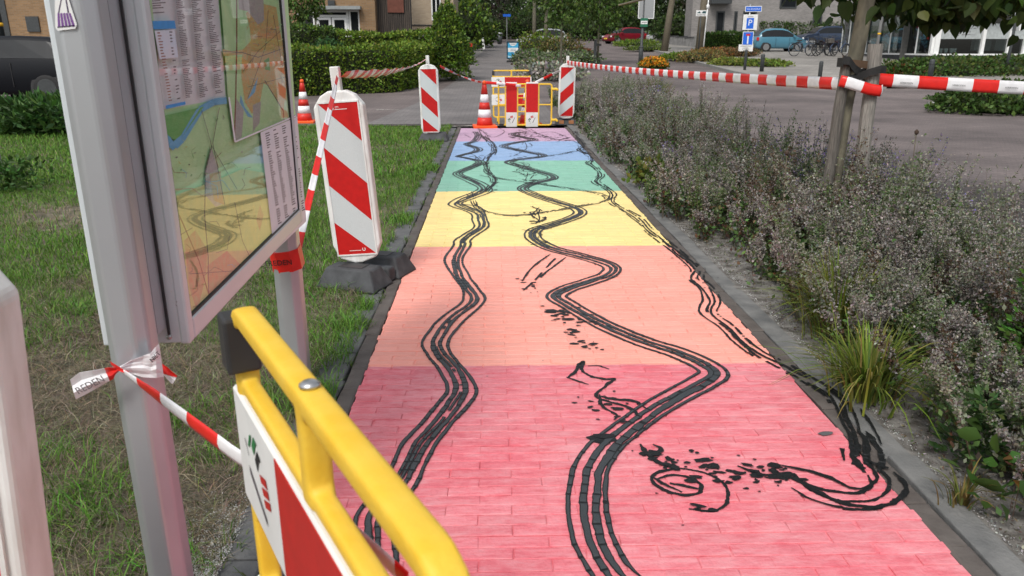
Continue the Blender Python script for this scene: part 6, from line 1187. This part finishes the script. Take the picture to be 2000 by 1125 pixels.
def bicycle(name, label, loc, rotz, colr, basket=False, lean=.06, rimc=M_rim):
    t = thing(name, label, 'bicycle', loc, rotz, 'bicycles parked before the shop'); t.rotation_euler = (lean, 0, rotz); r = .34; fm = mat('bike_frame_%d' % len(MATS), colr, .4)
    for x in (-.53, .53):
        M0 = Matrix.Translation((x, 0, r)) @ Matrix.Rotation(R(90), 4, 'X'); w = MB()
        pts = [M0 @ Vector((r * math.cos(a), r * math.sin(a), 0)) for a in [2 * math.pi * k / 20 for k in range(21)]]; w.tube(pts, .021, 6, 0, False); wo = w.build('wheel', M_tyre, t, True)
        w = MB(); w.tube([M0 @ Vector((r * .93 * math.cos(a), r * .93 * math.sin(a), 0)) for a in [2 * math.pi * k / 20 for k in range(21)]], .010, 5, 0, False)
        for k in range(10): a = k * math.pi / 5; w.tube([(x, 0, r), M0 @ Vector((r * .93 * math.cos(a), r * .93 * math.sin(a), 0))], .003, 4, 0, False)
        w.lathe([(.03, -.04), (.03, .04)], 8, 0, M0); w.build('rim', rimc, wo)
        m = MB(); m.tube([M0 @ Vector(((r + .04) * math.cos(a), (r + .04) * math.sin(a), 0)) for a in [R(20) + (R(200) - R(20)) * k / 10 for k in range(11)]], .018, 6); m.build('mudguard', fm, t, True)
    m = MB()
    for a, b, q in (((-.53, 0, r), (-.08, 0, .30), .012), ((-.08, 0, .30), (-.22, 0, .82), .018), ((-.08, 0, .30), (.36, 0, .78), .02), ((-.18, 0, .68), (.33, 0, .88), .017), ((-.53, 0, r), (-.20, 0, .76), .011), ((.53, 0, r), (.33, 0, .92), .016), ((.33, 0, .90), (.30, 0, 1.04), .014)): m.tube([a, b], q, 7)
    m.build('frame', fm, t, True)
    m = MB(); m.tube([(.16, -.28, 1.08), (.26, -.24, 1.06), (.32, 0, 1.04), (.26, .24, 1.06), (.16, .28, 1.08)], .013, 7); m.build('handlebar', M_darkmetal, t, True)
    m = MB(); m.bbox((-.25, 0, .87), (.27, .16, .07), .03); m.build('saddle', M_black, t)
    m = MB(); m.box((-.55, 0, .74), (.40, .13, .02)); m.tube([(-.70, .06, .74), (-.53, .07, .34)], .007, 5); m.tube([(-.70, -.06, .74), (-.53, -.07, .34)], .007, 5); m.build('carrier', M_darkmetal, t)
    m = MB(); m.lathe([(.09, -.01), (.09, .01)], 12, 0, Matrix.Translation((-.08, -.05, .30)) @ Matrix.Rotation(R(90), 4, 'X')); m.box((.02, -.10, .20), (.10, .09, .02)); m.box((-.18, .10, .40), (.10, .09, .02)); m.build('crank', M_darkmetal, t)
    if basket: m = MB(); m.bbox((.55, 0, .86), (.30, .38, .26), .02); m.build('crate', mat('bike_crate', (.12, .11, .10), .7), t)
    return t
for k, (px, py, rz, c, bk, rc, lab) in enumerate([(1566, 112, 10, (.10, .14, .20), False, M_rim, 'grey bicycle with pale wheel rims, leftmost of the parked bicycles'), (1588, 110, 35, (.02, .02, .022), False, M_darkmetal, 'black bicycle second from the left, before the dark blue car'), (1606, 112, 25, (.015, .015, .018), True, M_darkmetal, 'black bicycle carrying a crate in front'), (1622, 110, 40, (.02, .025, .05), False, M_darkmetal, 'dark blue bicycle between the crate bicycle and the shop'), (1638, 112, 30, (.06, .09, .17), False, M_darkmetal, 'blue grey bicycle standing nearest the shop window'), (1615, 106, 15, (.07, .012, .012), False, M_darkmetal, 'dark red bicycle at the back of the row')]):
    q = G(px, py); bicycle('bicycle', lab, (q.x, q.y, terr(q.y) + .075), R(rz), c, bk, random.uniform(-.08, .08), rc)

# ================================================================== SIGNS, LAMPS, BOLLARDS
def sign_face(parent, name, c, w, h, mt, border=None, th=.02, y=0.0):
    m = MB(); m.bbox((0, 0, 0), (w, h, th), min(.004, th * .3), 0); o = m.build(name, border or mt, parent); o.location = c; o.rotation_euler = (R(90), 0, 0)
    if border:
        m = MB(); m.box((0, 0, th / 2 + .0022), (w - .06, h - .06, .003)); m.build('face', mt, o)
    return o
SY_ = 45.5; q = gp(1458, SY_); ps = thing('parking_sign', 'sign post with blue street name plate, parking zone sign and dead end sign', 'sign', q, R(-12))
def sh_(py): return atY(1460, py, SY_).z - q.z
k_ = FPX / 44.0
m = MB(); m.tube([(0, .06, 0), (0, .06, sh_(8))], .038, 10); m.build('post', M_rim, ps, True)
sx = lambda px: (px - 1459) / k_
o = sign_face(ps, 'street_name_plate', (sx(1465), 0, sh_(17.5)), .90, .30, M_blue, M_whitepaint); text('lettering', 'Van Boxtelhof', .125, Matrix.Translation((0, 0, .0145)), M_whitepaint, o, .001)
o = sign_face(ps, 'parking_zone_sign', (sx(1461), 0, sh_(43.5)), .80, .84, M_white_dirty); m = MB(); m.box((0, -.06, .0125), (.40, .58, .004)); b_ = m.build('blue_field', M_blue, o); text('letter', 'P', .46, Matrix.Translation((0, -.04, .0160)), M_whitepaint, b_, .001); text('lettering', 'zone', .15, Matrix.Translation((0, .31, .0125)), M_inkgrey, o, .001)
o = sign_face(ps, 'dead_end_sign', (sx(1459.5), 0, sh_(75)), .60, .74, M_blue, M_whitepaint); m = MB(); m.box((0, -.08, .0155), (.075, .44, .003)); m.build('white_bar', M_whitepaint, o); m = MB(); m.box((0, .19, .0155), (.24, .11, .003)); m.build('red_bar', M_red, o)
o = sign_face(ps, 'sub_plate', (sx(1457), 0, sh_(93.5)), .80, .38, M_white_dirty); text('lettering', 'uitgezonderd', .115, Matrix.Translation((0, .10, .0125)), M_inkgrey, o, .001); m = MB()
for cx_ in (-.10, .10): m.tube([(cx_ + .07 * math.cos(a), -.07 + .07 * math.sin(a), .0135) for a in [2 * math.pi * k / 12 for k in range(13)]], .008, 4, 0, False)
m.tube([(-.10, -.07, .0135), (-.03, .04, .0135), (.07, .04, .0135), (0, -.07, .0135), (-.03, .04, .0135)], .008, 4); m.tube([(.10, -.07, .0135), (.06, .08, .0135)], .008, 4); m.build('bicycle_symbol', M_inkgrey, o)
# grey sign back with green and white plate on a dark lamp post
LY = 36; q = gp(1252, LY); lp_ = thing('lamp_post', 'dark lamp post carrying the back of a grey sign board and a small green plate', 'lamp post', q); zf = lambda py: atY(1254, py, LY).z - q.z; kx = lambda px: atY(px, 40, LY).x - q.x
m = MB(); m.tube([(0, 0, 0), (0, 0, .9), (.01, 0, .95), (.05, 0, 6)], [.10, .10, .065, .055], 12); m.build('post', M_darkmetal, lp_, True); m = MB(); m.lathe([(.105, .88), (.115, .92), (.07, .97)], 12); m.build('collar', M_darkmetal, lp_, True)
m = MB(); m.box((kx(1261), -.03, (zf(-28) + zf(36)) / 2), (kx(1276) - kx(1246), .03, zf(-28) - zf(36))); bo = m.build('sign_back', M_rim, lp_); m = MB()
m.box((kx(1276), -.035, (zf(-28) + zf(36)) / 2), (.03, .045, zf(-28) - zf(36))); m.box((kx(1246), -.035, (zf(-28) + zf(36)) / 2), (.03, .045, zf(-28) - zf(36))); m.box((kx(1261), -.035, zf(36)), (kx(1276) - kx(1246), .045, .03)); m.build('edge', M_whitepaint, bo)
m = MB(); m.box((kx(1257.5), -.10, zf(44)), (.33, .012, zf(35.5) - zf(52.5))); gpn = m.build('green_plate', mat('green_sign', (.015, .13, .07), .5), lp_); m = MB(); m.box((kx(1257.5), -.109, zf(44)), (.30, .004, .14)); m.build('white_field', M_whitepaint, gpn); m = MB()
for k in range(5): m.box((kx(1253.5) + k * .048, -.113, zf(44)), (.03, .003, .05))
m.build('lettering', M_inkgrey, gpn)
# small board and white pole by the thick tree
TY = 51; q = gp(1364.5, TY - .5); sb_ = thing('information_board', 'small white picture board on a dark post before the thick tree', 'sign', q); zf2 = lambda py: atY(1364, py, TY - .5).z - q.z
m = MB(); m.tube([(0, .05, 0), (0, .05, zf2(22))], .045, 8); m.build('post', M_darkmetal, sb_, True); m = MB(); m.box((0, 0, (zf2(20) + zf2(31.5)) / 2), (.66, .03, zf2(20) - zf2(31.5))); pb = m.build('panel', M_whitepaint, sb_); m = MB(); m.add([(-.30, -.018, zf2(26)), (-.12, -.018, zf2(22)), (-.02, -.018, zf2(26))], [(0, 1, 2)]); m.add([(.0, -.018, zf2(26)), (.12, -.018, zf2(21.5)), (.30, -.018, zf2(22)), (.28, -.018, zf2(26.4))], [(0, 1, 2, 3)]); m.build('picture', mat('dark_teal_print', (.02, .07, .08), .6), pb); m = MB()
for k in range(8): m.box((-.24 + k * .068, -.018, zf2(29)), (.045, .003, .06))
m.build('lettering', M_inkgrey, pb)
q = gp(1374.5, TY); fp_ = thing('white_pole', 'thin white pole beside the thick tree', 'pole', q); zp = lambda py: atY(1375, py, TY).z - q.z; m = MB(); m.tube([(-.05, 0, 0), (0, 0, zp(60)), (.09, 0, zp(-20))], .035, 8); m.build('pole', M_whitepaint, fp_, True); m = MB(); m.lathe([(.02, zp(18)), (.10, zp(16)), (.10, zp(10)), (.03, zp(8))], 10, 0, Matrix.Translation((.06, 0, 0))); m.build('fitting', M_whitepaint, fp_, True)
q = gp(932, 70); fp_ = thing('white_pole', 'thin white flagpole above the black car', 'pole', q); m = MB(); m.tube([(0, 0, 0), (0, 0, 7)], .045, 8); m.build('pole', M_whitepaint, fp_, True)
q = gp(990, 66); s2_ = thing('street_name_sign', 'blue street name sign on a post at the far footway', 'sign', q); zs = atY(990, 30, 66).z - q.z; m = MB(); m.tube([(0, .04, 0), (0, .04, zs + .1)], .04, 8); m.build('post', M_rim, s2_); m = MB(); m.box((0, 0, zs), (.62, .03, .20)); m.build('plate', M_blue, s2_)
# blue pavement board
q = gp(1002, 41.4); ab = thing('pavement_board', 'blue and white pavement board with dark frame on the footway', 'signboard', q); hh_ = atY(1002, 81, 41.4).z - q.z; ww_ = 24.5 * 40 / FPX; m = MB()
for c, d in (((-ww_ / 2 + .03, 0, hh_ / 2 + .08), (.06, .05, hh_ - .16)), ((ww_ / 2 - .03, 0, hh_ / 2 + .08), (.06, .05, hh_ - .16)), ((0, 0, hh_ - .03), (ww_ - .122, .048, .06)), ((0, 0, .17), (ww_ - .122, .048, .06))): m.box(c, d)
m.build('frame', mat('teal_dark_frame', (.012, .04, .06), .5), ab); m = MB(); m.bbox((0, 0, .045), (ww_, .42, .09), .03); m.box((0, 0, .12), (ww_ * .6, .05, .07)); m.build('foot', M_black, ab)
m = MB(); m.box((0, 0, hh_ / 2 + .08), (ww_ - .12, .02, hh_ - .22)); po_ = m.build('poster', mat('poster_blue', (.05, .36, .62), .4), ab); pw = ww_ - .13; z0_, z1_ = .20, hh_ - .06; zh = z1_ - z0_; m = MB()
m.add([(pw * .36 * math.cos(a), -.0125, z1_ - .005 - zh * .21 * math.sin(a)) for a in [math.pi * k / 12 for k in range(13)]], [tuple(range(13))]); m.box((0, -.012, z0_ + zh * .53), (pw, .003, zh * .28)); m.build('white_field', M_whitepaint, po_); m = MB(); m.add([(-pw / 2, -.0125, z0_ + .03), (pw / 2, -.0125, z0_ + .03), (pw / 2, -.0125, z0_ + zh * .2), (-pw * .1, -.0125, z0_ + zh * .1), (-pw / 2, -.0125, z0_ + zh * .16)], [(0, 1, 2, 3, 4)]); m.build('pale_wave', mat('poster_pale', (.45, .68, .80), .4), po_); m = MB()
for zf_, n_, w_ in ((.90, 4, .05), (.58, 5, .04), (.50, 6, .035), (.33, 5, .04)):
    for k in range(n_): m.box(((k - n_ / 2 + .5) * w_ * 1.3, -.0155, z0_ + zh * zf_), (w_, .002, .025))
m.build('lettering', mat('poster_text', (.02, .12, .25), .5), po_)
# bollards
def bollard(label, p, h, r, mt, top=True, first=None):
    if first: t = copy_tree(first); tag(t, label); t.location = p; t.scale = (r / .07, r / .07, h / .72); return t
    t = thing('bollard', label, 'bollard', p, 0, 'bollards by the road'); m = MB(); m.lathe([(.07, -.02), (.07, .66), (.062, .70), (.03, .72)], 14); m.build('post', mt, t, True); m = MB(); m.lathe([(.074, .555), (.074, .575)], 14); m.build('ring', M_black, t, True); return t
q = G(1600, 160); b0 = bollard('dark bollard on the pavement left of the tree stakes', q, .72, .07, M_darkmetal)
for px, py, h, r, lab in ((1487, 143, .70, .085, 'dark bollard at the tip of the roadside bed'), (1814, 165, .78, .085, 'dark bollard before the shop ground cover'), (1143, 123, .58, .07, 'left one of the two close dark bollards by the middle bed'), (1149, 123, .58, .07, 'right one of the two close dark bollards by the middle bed'), (1454, 140, .85, .06, 'slim dark bollard below the sign post')):
    q = G(px, py); bollard(lab, (q.x, q.y, terr(q.y) + (.06 if px > 1200 else 0)), h, r, None, True, b0)
q = gp(945.5, 59.5); t = thing('white_bollard', 'white square bollard leaning before the black car', 'bollard', q); m = MB(); m.tube([(0, 0, 0), (-.10, 0, .72)], .12, 4, 0, True); m.build('post', M_whitepaint, t)
q = gp(976, 72); t = thing('litter_bin', 'dark litter bin with pale lid at the far footway', 'litter bin', q); m = MB(); m.lathe([(.20, 0), (.26, .85)], 12); m.build('body', M_darkmetal, t, True); m = MB(); m.lathe([(.30, .86), (.30, .94), (.2, 1.0)], 12); m.build('lid', M_rim, t, True)
# lamp posts
q = G(33, 192); t = thing('lamp_post', 'dark lamp post with a yellow band at the left edge', 'lamp post', q); m = MB(); m.tube([(0, 0, 0), (-.06, 0, 1.12)], [.135, .105], 14); m.tube([(-.06, 0, 1.1), (-.16, 0, 6)], [.075, .06], 14); m.build('post', M_darkmetal, t, True); m = MB(); m.tube([(-.058, 0, 1.08), (-.06, 0, 1.13), (-.062, 0, 1.19)], [.125, .135, .085], 14); m.build('collar', M_darkmetal, t, True)
z_ = atY(7, 48, q.y).z - q.z; m = MB(); m.tube([(-.06 - .02 * (z_ - 1.1), 0, z_ - .045), (-.06 - .02 * (z_ - 1.1), 0, z_ + .045)], .082, 14); m.build('yellow_band', mat('yellow_sticker', (.75, .42, .02), .5), t, True)
q = G(1962, 150); t = thing('lamp_post', 'slim dark post with a narrow white sign edge at the right', 'lamp post', (q.x, q.y, terr(q.y))); zz_ = lambda py: atY(1975, py, q.y).z - q.z; m = MB(); m.tube([(0, 0, 0), (.02, 0, 1), (.05, 0, 6)], [.08, .055, .05], 10); m.build('post', M_darkmetal, t, True); m = MB(); xx_ = atY(1986, 40, q.y).x - q.x; m.box((xx_, 0, (zz_(24) + zz_(60)) / 2), (.06, .45, zz_(24) - zz_(60)), 0, Matrix.Rotation(R(-8), 3, 'Y')); m.build('sign_edge', M_whitepaint, t); m = MB(); m.box((xx_ * .5, 0, zz_(59)), (xx_, .03, .03)); m.box((xx_ * .5, 0, zz_(26)), (xx_, .03, .03)); m.build('bracket', M_rim, t)
q = gp(1711, 38); t = thing('lamp_post', 'thin grey lamp post behind the tree stakes, with a small yellow sticker', 'lamp post', q); m = MB(); m.tube([(0, 0, 0), (.16, 0, 6)], [.07, .05], 10); m.build('post', M_rim, t, True); zb_ = atY(1720, 66, 38).z - q.z; m = MB(); m.tube([(.027 * zb_, 0, zb_ - .04), (.027 * zb_ + .001, 0, zb_ + .04)], .078, 10); m.build('yellow_band', mat('yellow_sticker', (.7, .4, .02)), t, True)
# pale line of mortar dust along the road edge and a chalk mark on the street
for a, b, w, lab in (((735, 213), (905, 216), .05, 0), ((845, 246), (985, 243), .06, 1)):
    p, q = atZ(*a), atZ(*b); d = (q - p).normalized(); s_ = Vector((-d.y, d.x, 0)); n = 40; m = MB(); vs = []
    for i in range(n + 1): c = p.lerp(q, i / n); u = w * random.uniform(.3, 1); vs += [(c.x + s_.x * u, c.y + s_.y * u, -.012), (c.x - s_.x * u, c.y - s_.y * u, -.012)]
    m.add(vs, [(2 * i, 2 * i + 1, 2 * i + 3, 2 * i + 2) for i in range(n)]); tag(m.build('road_line', mat('worn_white_line', (.45, .44, .40), .85, .3, 5)), kind='structure')
